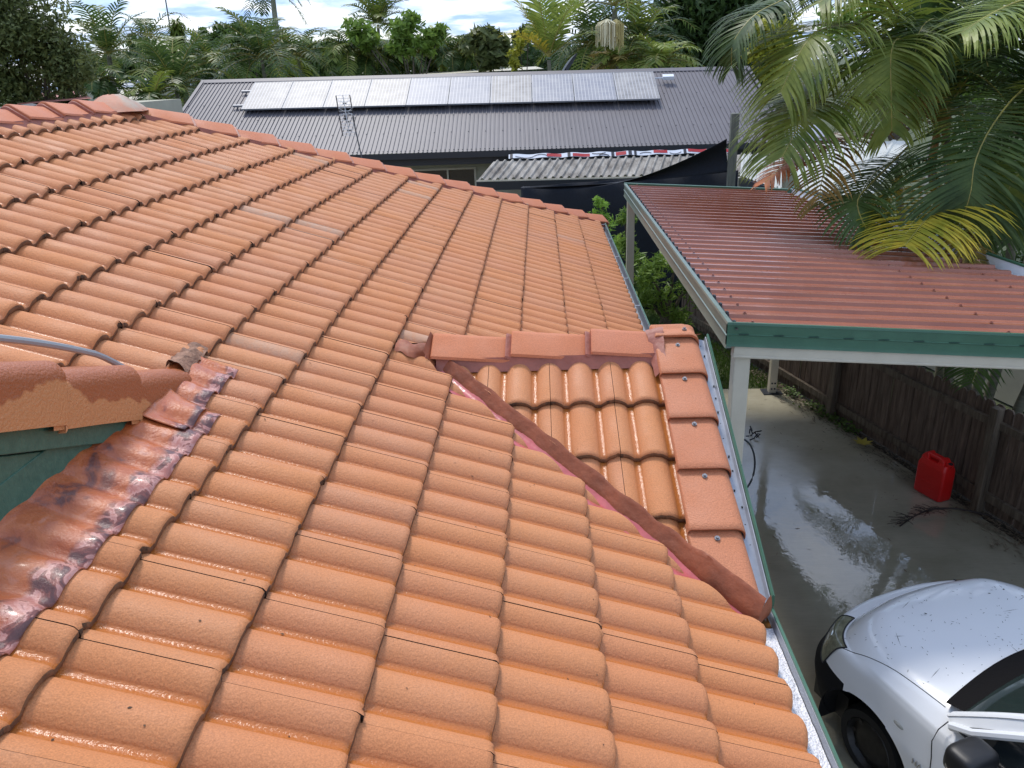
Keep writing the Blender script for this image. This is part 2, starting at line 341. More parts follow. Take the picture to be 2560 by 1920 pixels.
def cut_mesh(o, planes, remove):
    """split along the planes, then delete every face whose centre satisfies remove(p)"""
    me = o.data; bm = bmesh.new(); bm.from_mesh(me)
    for co, no in planes:
        bmesh.ops.bisect_plane(bm, geom=bm.verts[:] + bm.edges[:] + bm.faces[:], plane_co=co, plane_no=no, dist=1e-5)
    dead = [f for f in bm.faces if remove(f.calc_center_median())]
    bmesh.ops.delete(bm, geom=dead, context='FACES')
    bmesh.ops.delete(bm, geom=[v for v in bm.verts if not v.link_faces], context='VERTS')
    bm.to_mesh(me); bm.free()
def finish_tiles(o):
    me = o.data; me.polygons.foreach_set('use_smooth', [True] * len(me.polygons)); me.set_sharp_from_angle(angle=R(60))

house = thing('tiled_house', (-2, 2, ZG), 'house with orange terracotta tiled hip roof filling the foreground', 'house')
hipy = lambda x: 8.31 + .9 * x
# ---- main slope
GY0 = .35                                         # where the small front gable meets the eave
GR = 1.77                                         # y of its ridge
def bleach(i, j, rnd):
    u = rnd.random()
    if i in (7, 8, 9) and 10 <= j <= 16 and u < .12: return rnd.uniform(.7, 1.3)
    return rnd.uniform(.4, 1) if u < .035 else (rnd.uniform(0, .18))
mb = tile_field(V((0, 0.0, 0)), V((0, 1, 0)), V((-CPI, 0, SPI)), V((SPI, 0, CPI)), 0, 14, -9, 28, bleach, 3,
                cov=lambda i, j: (j * TW < hipy(-i * GA * CPI) + .4) and not (i > 7 and j * TW < -1.7) and not (j > 4 and False))
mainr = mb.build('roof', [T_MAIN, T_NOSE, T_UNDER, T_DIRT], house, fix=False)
def world_cut(o, planes, rem):
    off = V(wloc(o.parent)); o.data.transform(Matrix.Translation(-off)); o.location = (0, 0, 0)
    cut_mesh(o, [(co - off, no) for co, no in planes], lambda c: rem(c + off))
vd = .052                                         # half width of the open valley
def rem_main(c):
    x, y = c.x, c.y
    if y > hipy(x) - .03: return True
    if x < -4.12: return True
    if -x < 1.45 and x < .1:                       # under the gable: between the two valleys
        lo = GY0 - x - vd * 1.0; hi = 2 * GR - GY0 + x + .05
        if y > lo and y < hi: return True
    if x < -1.99 and y < .80 and y < .62 + (x + 2.0) * 1.0 + .1: return True
    if x < -1.99 and y < -1.5: return True
    return False
s2 = math.sqrt(.5)
world_cut(mainr, [(V((0, 8.31 - .03, 0)), V((-.9, 1, 0)).normalized()), (V((-4.12, 0, 0)), V((1, 0, 0))),
                  (V((0, GY0 - vd, 0)), V((s2, s2, 0))), (V((0, 2 * GR - GY0 + .05, 0)), V((-s2, s2, 0))), (V((-1.45, 0, 0)), V((1, 0, 0))),
                  (V((-1.99, 0, 0)), V((1, 0, 0))), (V((-2, .72, 0)), V((-s2, s2, 0)))], rem_main)
finish_tiles(mainr)
# dark underlay just below the tiles, so that joints read dark
b = M(); n_ = V((SPI, 0, CPI)) * -.075
b.add([V((.0, -2.7, 0)) + n_, V((0, hipy(0), 0)) + n_, V((-4.15, 4.57, 4.15 * TP)) + n_, V((-4.15, -2.7, 4.15 * TP)) + n_], [(0, 1, 2, 3)])
b.build('underlay', T_UNDER, house, fix=False)
# ---- far hip slope and back slope (seen only from a step aside)
b = M(); zr = 4.15 * TP
b.add([(0, 8.31, -.03), (-4.15, 4.57, zr - .03), (-8.3, 8.31, -.03)], [(0, 1, 2)]); b.build('roof', T_MAIN, house, fix=False)
b = M(); b.add([(-4.15, 4.57, zr - .03), (-4.15, -2.7, zr - .03), (-8.3, -2.7, -.03), (-8.3, 8.31, -.03)], [(0, 1, 2, 3)]); b.build('roof', T_MAIN, house, fix=False)

# ---- ridge / hip caps
def vcap(P, D, L, half, drop, thick, mats, mortar_l=.034, tint=0, rise=.0):
    """angular cap: apex line from P along D, two faces falling to both sides; mortar band at its far (lower) end"""
    D = V(D).normalized(); A = D.cross(V((0, 0, 1))).normalized(); U = A.cross(D).normalized()
    mb = M(); mb.c = []
    def prof(s, sc, lift):
        hw = half * sc; pts = []
        fl = .022
        for a, h in ((-hw - .004, -drop - thick), (-hw, -drop), (-fl, -.004), (-fl * .4, 0), (fl * .4, 0), (fl, -.004), (hw, -drop), (hw + .004, -drop - thick)):
            pts.append(P + D * s + A * a + U * (h + lift))
        return pts
    rings = [prof(0, 1.0, .0), prof(.006, 1.03, .004), prof(L * .5, 1.0, .0), prof(L - .012, .97, -.002), prof(L, .95, -.008)]
    n = 8
    vs = [q for r_ in rings for q in r_]; fs = []
    for i in range(len(rings) - 1):
        for q in range(n - 1): fs.append((i * n + q, i * n + q + 1, (i + 1) * n + q + 1, (i + 1) * n + q))
    fs.append(tuple(range(n))); fs.append(tuple(len(rings) * n - n + q for q in range(n))[::-1])
    cols = [(tint, 0, 0, 1)] * len(vs)
    mb.add(vs, fs, 0, cols)
    return mb
def cap_run(A_, B_, pitch, half, drop, name='ridge_cap', lift=.0, rev=False, first=0, seed=1, m=T_CAP):
    """caps laid from A_ (low end) to B_; each laps over the one below it, with a mortar collar at the lap"""
    A_ = V(A_); B_ = V(B_); d = (B_ - A_); Lt = d.length; d.normalize(); n = max(1, round(Lt / pitch)); p = Lt / n
    rnd = random.Random(seed)
    side = d.cross(V((0, 0, 1))).normalized(); U = side.cross(d).normalized()
    for i in range(n):
        P = A_ + d * (p * i - .02) + U * (lift + .014) + side * rnd.gauss(0, .002)
        D = (d - U * .075).normalized() + side * rnd.gauss(0, .004)
        mb = vcap(P, D, p + .025, half, drop, .014, None, tint=rnd.random())
        mb.build(name, [m], house, smooth=30)
        # mortar collar filling the step at the low end
        mb = vcap(P - d * .030 - U * .012, D, .036, half * .99, drop, .012, None)
        mb.c = None
        mb.build('mortar_collar', [MORTAR], house, smooth=30)
def bedding(A_, B_, side, half, drop, depth, out, m=MORTAR, wav=.0, phase=0.0, roll=None, name='mortar_bedding', down=None):
    """mortar strip that fills from the cap edge down to the tiles"""
    A_ = V(A_); B_ = V(B_); d = (B_ - A_).normalized(); L = (B_ - A_).length; side = V(side)
    mb = M(); nU = max(8, int(L / .02)); nV = 4
    dn = V(down) if down is not None else V((0, 0, -1))
    def fn(u, v):
        p = A_ + d * (L * u) + side * half - V((0, 0, drop))
        lo = depth + wav * math.sin(2 * math.pi * (L * u + phase) / .15 if roll is None else roll(L * u))
        q = p + side * (out * v ** 1.6) + dn * (lo * v)
        return q + side * (.003 * noise.noise(p * 14 + V((0, 0, v * 3))))
    mb.grid(fn, nU, nV); return mb.build(name, m, house, smooth=True)
# main ridge (runs along Y at x=-4.15), caps lap towards the hip apex
zr = 4.15 * TP
CAPL = .036
cap_run((-4.15, -2.6, zr + CAPL), (-4.15, 4.36, zr + CAPL), .395, .135, .080, seed=2)
bedding((-4.15, -2.6, zr + CAPL), (-4.15, 4.5, zr + CAPL), (1, 0, 0), .133, .082, .07, .03)
# hip
ha = V((-4.15, 8.31 - .9 * 4.15, zr + CAPL)); hb = V((.02, 8.34, .0 + CAPL - .008))
hd = (hb - ha).normalized()
cap_run(hb, ha + hd * .16, .392, .135, .078, seed=5)
hs = V((hd.y, -hd.x, 0)).normalized()
bedding(ha + hd * .12, hb, hs, .133, .080, .07, .028)
# apex block: worn cap where ridge and hip meet
def apex_block():
    mb = M(); mb.c = []
    c = V((-4.15, 4.50, zr + CAPL + .035))
    def fn(u, v):
        a = u * 2 * math.pi; r = .02 + .21 * v
        # squarish, faceted
        k_ = 1 / max(abs(math.cos(a - .35)), abs(math.sin(a - .35))) ** .55
        z = -.13 * v ** 1.7 + .012 * noise.noise(V((a, v * 3, 2)))
        return c + V((math.cos(a) * r * k_, math.sin(a) * r * k_ * 1.25, z))
    mb.grid(fn, 28, 6, cf=lambda u, v: (.9, 0, 1.9 if (v < .85 and (u < .42 or u > .9)) else .6, 1))
    mb.build('ridge_cap', [T_CAP], house, smooth=25, label='bleached grey faceted cap where ridge and hips meet')
apex_block()

# ------------------------------------------------------------------ front gable (near slope faces the camera)
GN = V((0, -SPI, CPI))
def gz(y, off=0): return (y - GY0) * TP + off
XR = -.19                                          # inner edge of the verge caps
mb = tile_field(V((-.435 + TW * 3, .77 - GA * CPI * 1, gz(.77 - GA * CPI))), V((-1, 0, 0)), V((0, CPI, SPI)), V((0, -SPI, CPI)), -1, 4, 0, 8, lambda i, j, r_: r_.uniform(0, .1), 11)
gr = mb.build('roof', [T_MAIN, T_NOSE, T_UNDER, T_DIRT], house, fix=False)
def rem_g(c):
    if c.x > -.155: return True
    if c.y > GR - .02: return True
    return c.y < GY0 - c.x + .055
world_cut(gr, [(V((-.155, 0, 0)), V((1, 0, 0))), (V((0, GR - .02, 0)), V((0, 1, 0))), (V((0, GY0 + .055, 0)), V((s2, s2, 0)))], rem_g)
finish_tiles(gr)
b = M()
b.add([(.0, GY0 + .02, -.07), (.0, GR, gz(GR, -.07)), (-(GR - GY0) + .02, GR, gz(GR, -.07))], [(0, 1, 2)]); b.build('underlay', T_UNDER, house, fix=False)
# far slope of the gable
b = M(); b.add([(.04, GR, gz(GR)), (.04, 2 * GR - GY0, 0), (-(GR - GY0), GR, gz(GR))], [(0, 1, 2)]); b.build('roof', T_MAIN, house, fix=False)
# gable ridge caps: three long ones
gz0 = gz(GR) + .024
cap_run((-1.30, GR, gz0), (-.10, GR, gz0), .40, .128, .072, seed=8)
bedding((-1.30, GR, gz0), (-.12, GR, gz0), (0, -1, 0), .126, .074, .065, .030)
# verge caps: rounded top, side turned down, laid one over another down the rake, each with a screw
def barrel_cap(P, D, L, wtop, rad, side_h, A, U, tint, thick=.02, flare=1.0):
    """P: inner top edge at the low end; D up the rake; A outwards; U normal"""
    mb = M(); mb.c = []
    prof = [(-.006, -thick), (-.002, -.004), (.004, 0)]
    nA = 7
    for i in range(nA + 1):
        a = math.pi / 2 * i / nA; prof.append((wtop - rad + rad * math.sin(a), -rad + rad * math.cos(a)))
    prof.append((wtop + .002, -rad - side_h)); prof.append((wtop - thick, -rad - side_h))
    st = [(.0, 1.0, -.016), (-.004, 1.004, -.006), (.003, 1.004, 0), (.03, 1.0, 0), (L * .5, .985, -.004), (L, .97, -.012)]
    n = len(prof); vs = []; fs = []
    for s, sc, lift in st:
        for a, h in prof:
            if h < -.06: h += (side_h * .16) * s / L
            p = P + D * s + A * (a * sc) + U * (h + lift) + A * ((1 - sc) * wtop * .0)
            if s < .01: p += D * (.004 * noise.noise(p * 40))
            vs.append(p)
    for i in range(len(st) - 1):
        for q in range(n - 1): fs.append((i * n + q, i * n + q + 1, (i + 1) * n + q + 1, (i + 1) * n + q))
    # thickness face at the low end
    b0 = len(vs)
    for a, h in prof: vs.append(P + D * .004 + A * (a * .97 + .004) + U * (h - thick))
    for q in range(n - 1): fs.append((q + 1, q, b0 + q, b0 + q + 1))
    mb.add(vs, fs, 0, [(tint, 0, 0, 1)] * len(vs))
    return mb
def screw(P, U, parent, r=.0075):
    U = V(U).normalized(); mb = M()
    mb.tube([P - U * .004, P + U * .003], r * 1.5, 10); mb.tube([P + U * .002, P + U * .011], r * .8, 6)
    return mb.build('screw', SCREW, parent, smooth=30)
GD = V((0, CPI, SPI)); A_ = V((1, 0, 0)); GU = V((0, -SPI, CPI))
ys = [.40, .68, .965, 1.235, 1.50]
rnd = random.Random(4)
for i, y in enumerate(ys):
    L = ((ys[i + 1] if i < 4 else 1.80) - y) / CPI + .05
    P = V((XR - .012 + rnd.gauss(0, .003), y, gz(y))) + GU * (.028)
    D = (GD - GU * .06).normalized()
    c = barrel_cap(P, D, L, .225, .05, .055, A_, GU, rnd.random()).build('verge_cap', [T_BARREL], house, smooth=50)
    if i < 2:
        cp_ = V((0, GY0 + .060, 0)); world_cut(c, [(cp_, V((s2, s2, 0)))], lambda q: q.y < GY0 + .060 - q.x)
    ps = P + D * (L - .085 if i < 4 else .20) + A_ * .105 - GU * .004
    screw(ps, GU, c)
# end cap turned over the top of the ridge
P = V((XR - .01, 1.735, gz(1.735))) + GU * .040
c = barrel_cap(P, V((0, 1, -.02)).normalized(), .20, .215, .05, .05, A_, V((0, 0, 1)), .3).build('verge_cap', [T_BARREL], house, smooth=50)
screw(P + V((.15, .05, .004)), (0, 0, 1), c)
# mortar between ridge caps and verge caps
b = M()
def fnb(u, v):
    y = 1.775 - .25 * u; x = -.245 + .085 * v * (1 - .35 * u) + .02 * u + .005 * noise.noise(V((u * 7, v * 3, 9)))
    zt = gz0 - abs(y - GR) * .58 + .004
    return V((x, y, max(gz(y) + .002, zt) * (1 - v * .0) - .030 * (1 - v) ** 2 * (u > .3) + .018 * v + .005 * noise.noise(V((u * 9, v * 5, 4)))))
b.grid(fnb, 16, 8); b.build('mortar_patch', MORTAR, house, smooth=True)
# gable end wall under the verge, sloped metal tray beside it
b = M()
for y0, y1 in ((GY0, GR), (2 * GR - GY0, GR)):
    b.prism([(-.05, y0, -.12), (-.05, y1, gz(GR) - .12), (-.05, y1, -.5), (-.05, y0, -.5)], (.03, 0, 0))
b.build('gable_wall', WHITEP, house)
def tray(y0, y1, z0, z1):
    for nm, m_, pr_ in (('rake_gutter', ZINC, [(.000, -.045), (.055, -.060), (.062, -.040), (.066, -.040), (.062, -.070), (.0, -.055)]),):
        mb = M(); n = len(pr_)
        vs = [(x, y0, z0 + z) for x, z in pr_] + [(x, y1, z1 + z) for x, z in pr_]
        mb.add(vs, [(i, (i + 1) % n, n + (i + 1) % n, n + i) for i in range(n)] + [tuple(range(n)), tuple(range(n, 2 * n))[::-1]])
        g = mb.build(nm, m_, house)
    mb = M(); mb.prism([(.062, y0, z0 - .075), (.080, y0, z0 - .075), (.080, y0, z0 - .028), (.074, y0, z0 - .022), (.068, y0, z0 - .028), (.068, y0, z0 - .070)], (0, y1 - y0, z1 - z0))
    mb.build('gutter_lip', GREEN, g)
    rr = random.Random(3); mb = M()
    for i in range(16):
        y = y1 - .02 - (y1 - y0) * (i / 16) ** 1.2 * .9; z = z0 + (z1 - z0) * (y - y0) / (y1 - y0)
        mb.box((.02 + rr.random() * .03, y + rr.random() * .03, z - .050), .006, .006, .010)
    mb.build('rivets', BLACKP, g)
tray(.44, 1.80, gz(.44), gz(1.80))
# ---- valley: pink metal strip and dark red raised mortar edge with a wavy top
def vpt(t, lat, up):                               # t along the plan valley from the eave corner, lat to gable side
    x = -t; y = GY0 + t
    return V((x + lat * s2, y + lat * s2, t * TP + up))
b = M(); LV = GR - GY0 - .03
def fv(u, v):
    t = LV * u - .0; lat = -.095 + .13 * v
    return vpt(t, lat, -.024 + (-.025 * math.sin(math.pi * min(1, max(0, (v - .15) / .8)))) + .003 * noise.noise(V((u * 20, v * 4, 0))))
b.grid(fv, 60, 8); b.build('valley_flashing', PINK, house, smooth=True)
b = M()
def fw(u, v):
    t = .0 + LV * u; x = -t
    wv = .5 + .5 * math.cos(2 * math.pi * (x + .435) / .15)
    lo = max(0, min(1, (.30 - t) / .16)); lo = lo * lo * (3 - 2 * lo)
    lat0 = .002 + .007 * noise.noise(V((u * 16, 3, 0))) - .012 * lo; wd = .046 + .004 * wv * (1 - lo) + .004 * noise.noise(V((u * 21, 8, 0))) + .008 * lo
    lat = lat0 + wd * v
    zt = lat * s2 * TP - .002 + .006 * wv * (1 - lo) + .034 * lo
    k5 = v ** (.8 - .25 * lo); k5 = min(1, k5 * 1.06)
    return vpt(t, lat, -.045 * (1 - k5) + zt * k5 + .003 * noise.noise(V((u * 60, v * 4, 5))) + .002 * noise.noise(V((u * 200, v * 9, 5))))
b.grid(fw, 150, 8)
b.build('valley_mortar', VRED, house, smooth=True)
b = M()                                            # the mortar behind the head of the valley
def fh(u, v):
    x = -1.33 - .17 * u; y = GR - .05 + .02 * math.sin(u * 9) + .16 * (v - .5) - .03 * u
    return V((x, y, -x * TP + .055 * (1 - u * .75) * math.sin(math.pi * v) ** .6 + .010 * noise.noise(V((x * 40, y * 40, 0))) - .022))
b.grid(fh, 14, 10); b.build('valley_mortar', VRED, house, smooth=True)
b = M()                                            # closing face of the first gable ridge cap
b.grid(lambda u, v: V((-1.335 + .05 * v - .05 * abs(u - .5), GR - .14 + .28 * u, gz(GR) + .055 - .055 * abs(2 * u - 1) - .085 * v)), 10, 4)
b.build('ridge_end_mortar', VRED, house, smooth=True)
b = M()                                            # blunt end of the mortar at the gutter
b.grid(lambda u, v: vpt(.002 - .006 * math.sin(math.pi * u), -.012 + .092 * v, -.055 + (.095 + .01 * math.sin(3.1 * v)) * u * (.1 + .9 * v ** .6)), 6, 10)
b.build('valley_mortar', VRED, house, smooth=40)

# ------------------------------------------------------------------ eave gutter
def gutter(y0, y1, name='gutter'):
    pr_ = [(-.085, -.045), (-.085, -.13), (.060, -.13), (.064, -.045), (.067, -.045), (.064, -.134), (-.089, -.134), (-.089, -.045)]
    mb = M(); n = len(pr_); vs = [(x, y0, z) for x, z in pr_] + [(x, y1, z) for x, z in pr_]
    mb.add(vs, [(i, (i + 1) % n, n + (i + 1) % n, n + i) for i in range(n)] + [tuple(range(n)), tuple(range(n, 2 * n))[::-1]])
    g = mb.build(name, ZINC, house)
    mb = M(); mb.prism([(.0665, y0, -.134), (.0720, y0, -.134), (.0720, y0, -.060), (.080, y0, -.046), (.076, y0, -.036), (.066, y0, -.036)], (0, y1 - y0, 0))
    mb.build('gutter_lip', GREEN, g, smooth=30)
    y = y0 + .35
    while y < y1 - .1:
        mb = M(); mb.box((.002, y, -.041), .15, .016, .004); mb.build('gutter_bracket', ZINC, g); y += .92
    return g
g1 = gutter(-2.7, .46); g2 = gutter(3.15, 8.36)
b = M(); b.box((-.11, 2.8, -.16), .02, 11.1, .16); b.build('fascia', GREEN, house)
b = M(); b.box((-.32, 2.75, ZG / 2 - .12), .16, 11.0, -ZG - .28); b.build('wall', BRICK, house)
b = M(); b.box((-4.2, 8.0, ZG / 2 - .12), 7.6, .16, -ZG - .28); b.build('wall', BRICK, house)
b = M(); b.box((-.22, 2.8, -.245), .24, 11.0, .012); b.build('soffit', WHITEP, house)
# foam on the water standing in the gutter
WATER = mat('brown_water', (.16, .07, .02), .06, var=.2, vscale=8)
b = M(); b.add([(-.083, -2.6, -.085), (.060, -2.6, -.085), (.060, .44, -.085), (-.083, .44, -.085)], [(0, 1, 2, 3)])
tag(b.build('gutter_water', WATER, fix=False), 'brown rain water standing in the near eave gutter', 'water', kind='stuff')
def foam_mat():
    m = mat('foam', (.80, .79, .80), .35, spec=.5); n = m.node_tree.nodes; l = m.node_tree.links; b_ = n['Principled BSDF']
    t = n.new('ShaderNodeTexCoord'); vo = n.new('ShaderNodeTexVoronoi'); vo.inputs['Scale'].default_value = 120; l.new(t.outputs['Object'], vo.inputs['Vector'])
    r = n.new('ShaderNodeValToRGB'); r.color_ramp.elements[0].position = .02; r.color_ramp.elements[1].position = .30
    r.color_ramp.elements[0].color = (.42, .36, .36, 1); r.color_ramp.elements[1].color = (.86, .85, .86, 1); l.new(vo.outputs['Distance'], r.inputs[0]); l.new(r.outputs[0], b_.inputs['Base Color'])
    bu = n.new('ShaderNodeBump'); bu.inputs['Strength'].default_value = .8; bu.inputs['Distance'].default_value = .006; l.new(vo.outputs['Distance'], bu.inputs['Height']); l.new(bu.outputs[0], b_.inputs['Normal'])
    return m
FOAM = foam_mat()
b = M()
def ff(u, v):
    y = -1.35 + 1.72 * u
    edge = -.075 + .030 * noise.noise(V((y * 9, 0, 3))) + .012 * noise.noise(V((y * 31, 0, 3)))
    edge += .06 * max(0, min(1, (noise.noise(V((y * 6.2, 7, 1))) - .02) * 5))
    x = edge + (.060 - edge) * v
    hgt = .026 * math.sin(math.pi * min(1, v * 1.1)) ** .5 if v < .9 else .008
    return V((x, y, -.087 + hgt * (.7 + .5 * noise.noise(V((x * 30, y * 22, 0)))) + .003 * noise.noise(V((x * 120, y * 120, 0)))))
b.grid(ff, 150, 14)
tag(b.build('foam', FOAM, smooth=True), 'white bubbly foam floating in the near eave gutter', 'foam', kind='stuff')

# ------------------------------------------------------------------ upper gablet at the left (its face looks along +X)
UA = -2.10
RT = TP                                             # rake falls towards +Y
uz = lambda y: .90 + (.60 - y) * RT                 # top line of the verge caps
Dn = V((0, CPI, -SPI)); Un = V((0, SPI, CPI))
ysu = [.70, .36, -.0, -.42, -.86, -1.30]
rnd = random.Random(9)
for i in range(len(ysu) - 1):
    y = ysu[i]; L = (y - ysu[i + 1]) / CPI + .05
    P = V((UA - .185, y, uz(y) + .030))
    D = (-Dn - Un * .05).normalized()
    c = barrel_cap(P, D, L, .21, .055, .125, V((1, 0, 0)), Un, .3 + .5 * rnd.random(), thick=.022)
    c.build('verge_cap', [T_BWET], house, smooth=50)
b = M(); ya, yb = .42, -1.5                         # barge board and the infill behind it
b.prism([(UA - .04, ya - .0, uz(ya) - .135), (UA - .04, yb, uz(yb) - .135), (UA - .04, yb, uz(yb) - .235), (UA - .04, ya - .20, uz(ya - .20) - .235)], (.035, 0, 0)); b.build('barge_board', GREEN_OLD, house, bevel=.003)
b = M(); b.prism([(UA - .055, .25, uz(.25) - .24), (UA - .055, yb, uz(yb) - .24), (UA - .055, yb, uz(yb) - .335), (UA - .055, -.08, uz(-.08) - .335)], (.03, 0, 0)); b.build('barge_board', GREEN_OLD, house, bevel=.003)
b = M(); b.prism([(UA - .075, .45, .86), (UA - .075, yb, uz(yb) - .2), (UA - .075, yb, .80), (UA - .075, .45, .80)], (.02, 0, 0)); b.build('gablet_infill', WHITEP, house)
b = M(); b.prism([(UA - .05, .22, .86), (UA - .05, -1.5, .86), (UA - .05, -1.5, .965), (UA - .05, .05, .965)], (.028, 0, 0)); b.build('base_trim', GREEN_OLD, house, bevel=.003)
b = M(); b.add([(UA - .15, .75, uz(.75)), (UA - .15, -1.5, uz(-1.5)), (-4.2, -1.5, uz(-1.5)), (-4.2, .75, uz(.75))], [(0, 1, 2, 3)]); b.build('roof', T_MAIN, house, fix=False)
# painted metal apron flashing dressed over the tiles
def flash_mat():
    m = bpy.data.materials.new('painted_lead'); m.use_nodes = True; n = m.node_tree.nodes; l = m.node_tree.links; b_ = n['Principled BSDF']
    t = n.new('ShaderNodeTexCoord'); mp = n.new('ShaderNodeMapping'); mp.inputs['Scale'].default_value = (1, .55, 1); l.new(t.outputs['Object'], mp.inputs[0])
    nz = n.new('ShaderNodeTexNoise'); nz.inputs['Scale'].default_value = 11; nz.inputs['Detail'].default_value = 5; nz.inputs['Distortion'].default_value = 1.0; l.new(mp.outputs[0], nz.inputs['Vector'])
    r = n.new('ShaderNodeValToRGB'); e = r.color_ramp.elements; e[0].position = .34; e[0].color = (.15, .045, .030, 1); e[1].position = .42; e[1].color = (.42, .10, .03, 1)
    e3 = r.color_ramp.elements.new(.60); e3.color = (.54, .15, .045, 1); e4 = r.color_ramp.elements.new(.70); e4.color = (.55, .22, .14, 1)
    l.new(nz.outputs['Fac'], r.inputs[0]); 
    at = n.new('ShaderNodeAttribute'); at.attribute_name = 'tint'; sp = n.new('ShaderNodeSeparateColor'); l.new(at.outputs['Color'], sp.inputs[0])
    mx = n.new('ShaderNodeMix'); mx.data_type = 'RGBA'; pass
    n2 = n.new('ShaderNodeTexNoise'); n2.inputs['Scale'].default_value = 26; n2.inputs['Detail'].default_value = 4; l.new(t.outputs['Object'], n2.inputs['Vector'])
    n2.inputs['Scale'].default_value = 15; n2.inputs['Distortion'].default_value = 1.6
    r2 = n.new('ShaderNodeValToRGB'); q_ = r2.color_ramp.elements; q_[0].position = .42; q_[0].color = (.13, .05, .045, 1); q_[1].position = .50; q_[1].color = (.30, .10, .075, 1)
    q3 = q_.new(.53); q3.color = (.62, .32, .27, 1); q4 = q_.new(.62); q4.color = (.48, .18, .14, 1); l.new(n2.outputs['Fac'], r2.inputs[0])  # pale pink patches put silvery glare into the colour towards the outer edge
    n3 = n.new('ShaderNodeTexNoise'); n3.inputs['Scale'].default_value = 9; n3.inputs['Detail'].default_value = 5; l.new(t.outputs['Object'], n3.inputs['Vector'])
    am = n.new('ShaderNodeMath'); am.operation = 'ADD'; l.new(sp.outputs[0], am.inputs[0]); l.new(n3.outputs['Fac'], am.inputs[1])
    mr = n.new('ShaderNodeMapRange'); mr.inputs[1].default_value = .86; mr.inputs[2].default_value = 1.0; l.new(am.outputs[0], mr.inputs[0])
    l.new(mr.outputs[0], mx.inputs[0]); l.new(r.outputs[0], mx.inputs[6]); l.new(r2.outputs[0], mx.inputs[7]); l.new(mx.outputs[2], b_.inputs['Base Color'])
    b_.inputs['Roughness'].default_value = .30; b_.inputs['Coat Weight'].default_value = .25; b_.inputs['Coat Roughness'].default_value = .10
    nb = n.new('ShaderNodeTexNoise'); nb.inputs['Scale'].default_value = 30; nb.inputs['Detail'].default_value = 6; nb.inputs['Roughness'].default_value = .7; l.new(t.outputs['Object'], nb.inputs['Vector'])
    bu = n.new('ShaderNodeBump'); bu.inputs['Strength'].default_value = .6; bu.inputs['Distance'].default_value = .008; l.new(nb.outputs['Fac'], bu.inputs['Height']); l.new(bu.outputs[0], b_.inputs['Normal'])
    return m
FLASH = flash_mat()
def apron(y0, y1, xo, xi, up, fade, nm='apron_flashing'):
    b = M(); b.c = []
    def fn(u, v):
        y = y0 + (y1 - y0) * u; x = xi + (xo - xi) * v
        s = -x / CPI; fr = (s / GA) % 1.0
        surf = -STEP * max(0, fr - .02) if True else 0
        rl = roll_h(y % TW) - RH
        k_ = v ** .7
        h = (rl + surf) * k_ + (1 - k_) * (-.012) + up + .0035 * noise.noise(V((x * 22, y * 22, up * 99)))
        return V((x, y, 0)) + V((0, 0, -x * TP)) + V((SPI, 0, CPI)) * h
    b.grid(fn, int((y1 - y0) / .012), 12, cf=lambda u, v: (max(0, min(1, (v - fade - .2) * 1.8)), 0, 0, 1))
    o = b.build(nm, FLASH, house, smooth='all'); 
    md = o.modifiers.new('thick', 'SOLIDIFY'); md.thickness = .003; md.offset = 1
    return o
apron(-1.6, .50, -1.895, -2.15, .008, .35)
apron(.36, .86, -1.965, -2.15, .014, .30)
apron(.30, .52, -1.945, -2.08, .019, .3)
b = M()
def fm(u, v):
    y = .68 + .26 * u; x = -2.09 - .075 * v - .02 * u
    return V((x, y, -x * TP + .040 * math.sin(math.pi * v) ** .6 * (1 - .8 * u) + .018 * noise.noise(V((x * 35, y * 30, 2))) - .01))
b.grid(fm, 16, 8); b.build('mortar_patch', mat('broken_mortar', (.30, .16, .10), .8, var=.4, vscale=22, bump=1, bscale=50, dist=.01), house, smooth=25)
# grey cable arching behind the caps
cb = M(); pts = []
for i in range(25):
    t = i / 24; y = -.55 + 1.10 * t
    pts.append(V((UA - .12, y, uz(y) + .050 + .045 * math.sin(math.pi * min(1, t * 1.04)) ** .8 - .05 * max(0, t - .85) * 4)))
cb.tube(pts, .011, 8)
tag(cb.build('cable', mat('grey_pvc', (.33, .36, .38), .35), smooth=True), 'grey plastic conduit arching over the left verge caps', 'cable')
#__PART2__

# ------------------------------------------------------------------ CARPORT
CA = R(4.2); CX0 = .3505; CY0 = 2.524; CY1 = 8.575; CZ0 = .39
cz = lambda x: CZ0 - (x - CX0) * math.tan(CA)
crx = lambda y: 3.683 - .132 * y
carport = thing('carport', (2.5, 7, ZG), 'open carport with a wet red ribbed metal roof and green edging on cream posts', 'carport')
def red_sheet_mat():
    m = mat('red_steel', (.29, .098, .058), .24, spec=.6, col2=(.35, .130, .078), vscale=2.5, bump=.12, bscale=35, dist=.003)
    n = m.node_tree.nodes; l = m.node_tree.links; b_ = n['Principled BSDF']
    t = n.new('ShaderNodeTexCoord'); mp = n.new('ShaderNodeMapping'); mp.inputs['Scale'].default_value = (1.2, 14, 1); l.new(t.outputs['Object'], mp.inputs[0])
    nz = n.new('ShaderNodeTexNoise'); nz.inputs['Scale'].default_value = 2; nz.inputs['Detail'].default_value = 5; l.new(mp.outputs[0], nz.inputs['Vector'])
    mr = n.new('ShaderNodeMapRange'); mr.inputs[1].default_value = .35; mr.inputs[2].default_value = .7; mr.inputs[3].default_value = .12; mr.inputs[4].default_value = .34; l.new(nz.outputs['Fac'], mr.inputs[0]); l.new(mr.outputs[0], b_.inputs['Roughness'])
    return m
REDM = red_sheet_mat()
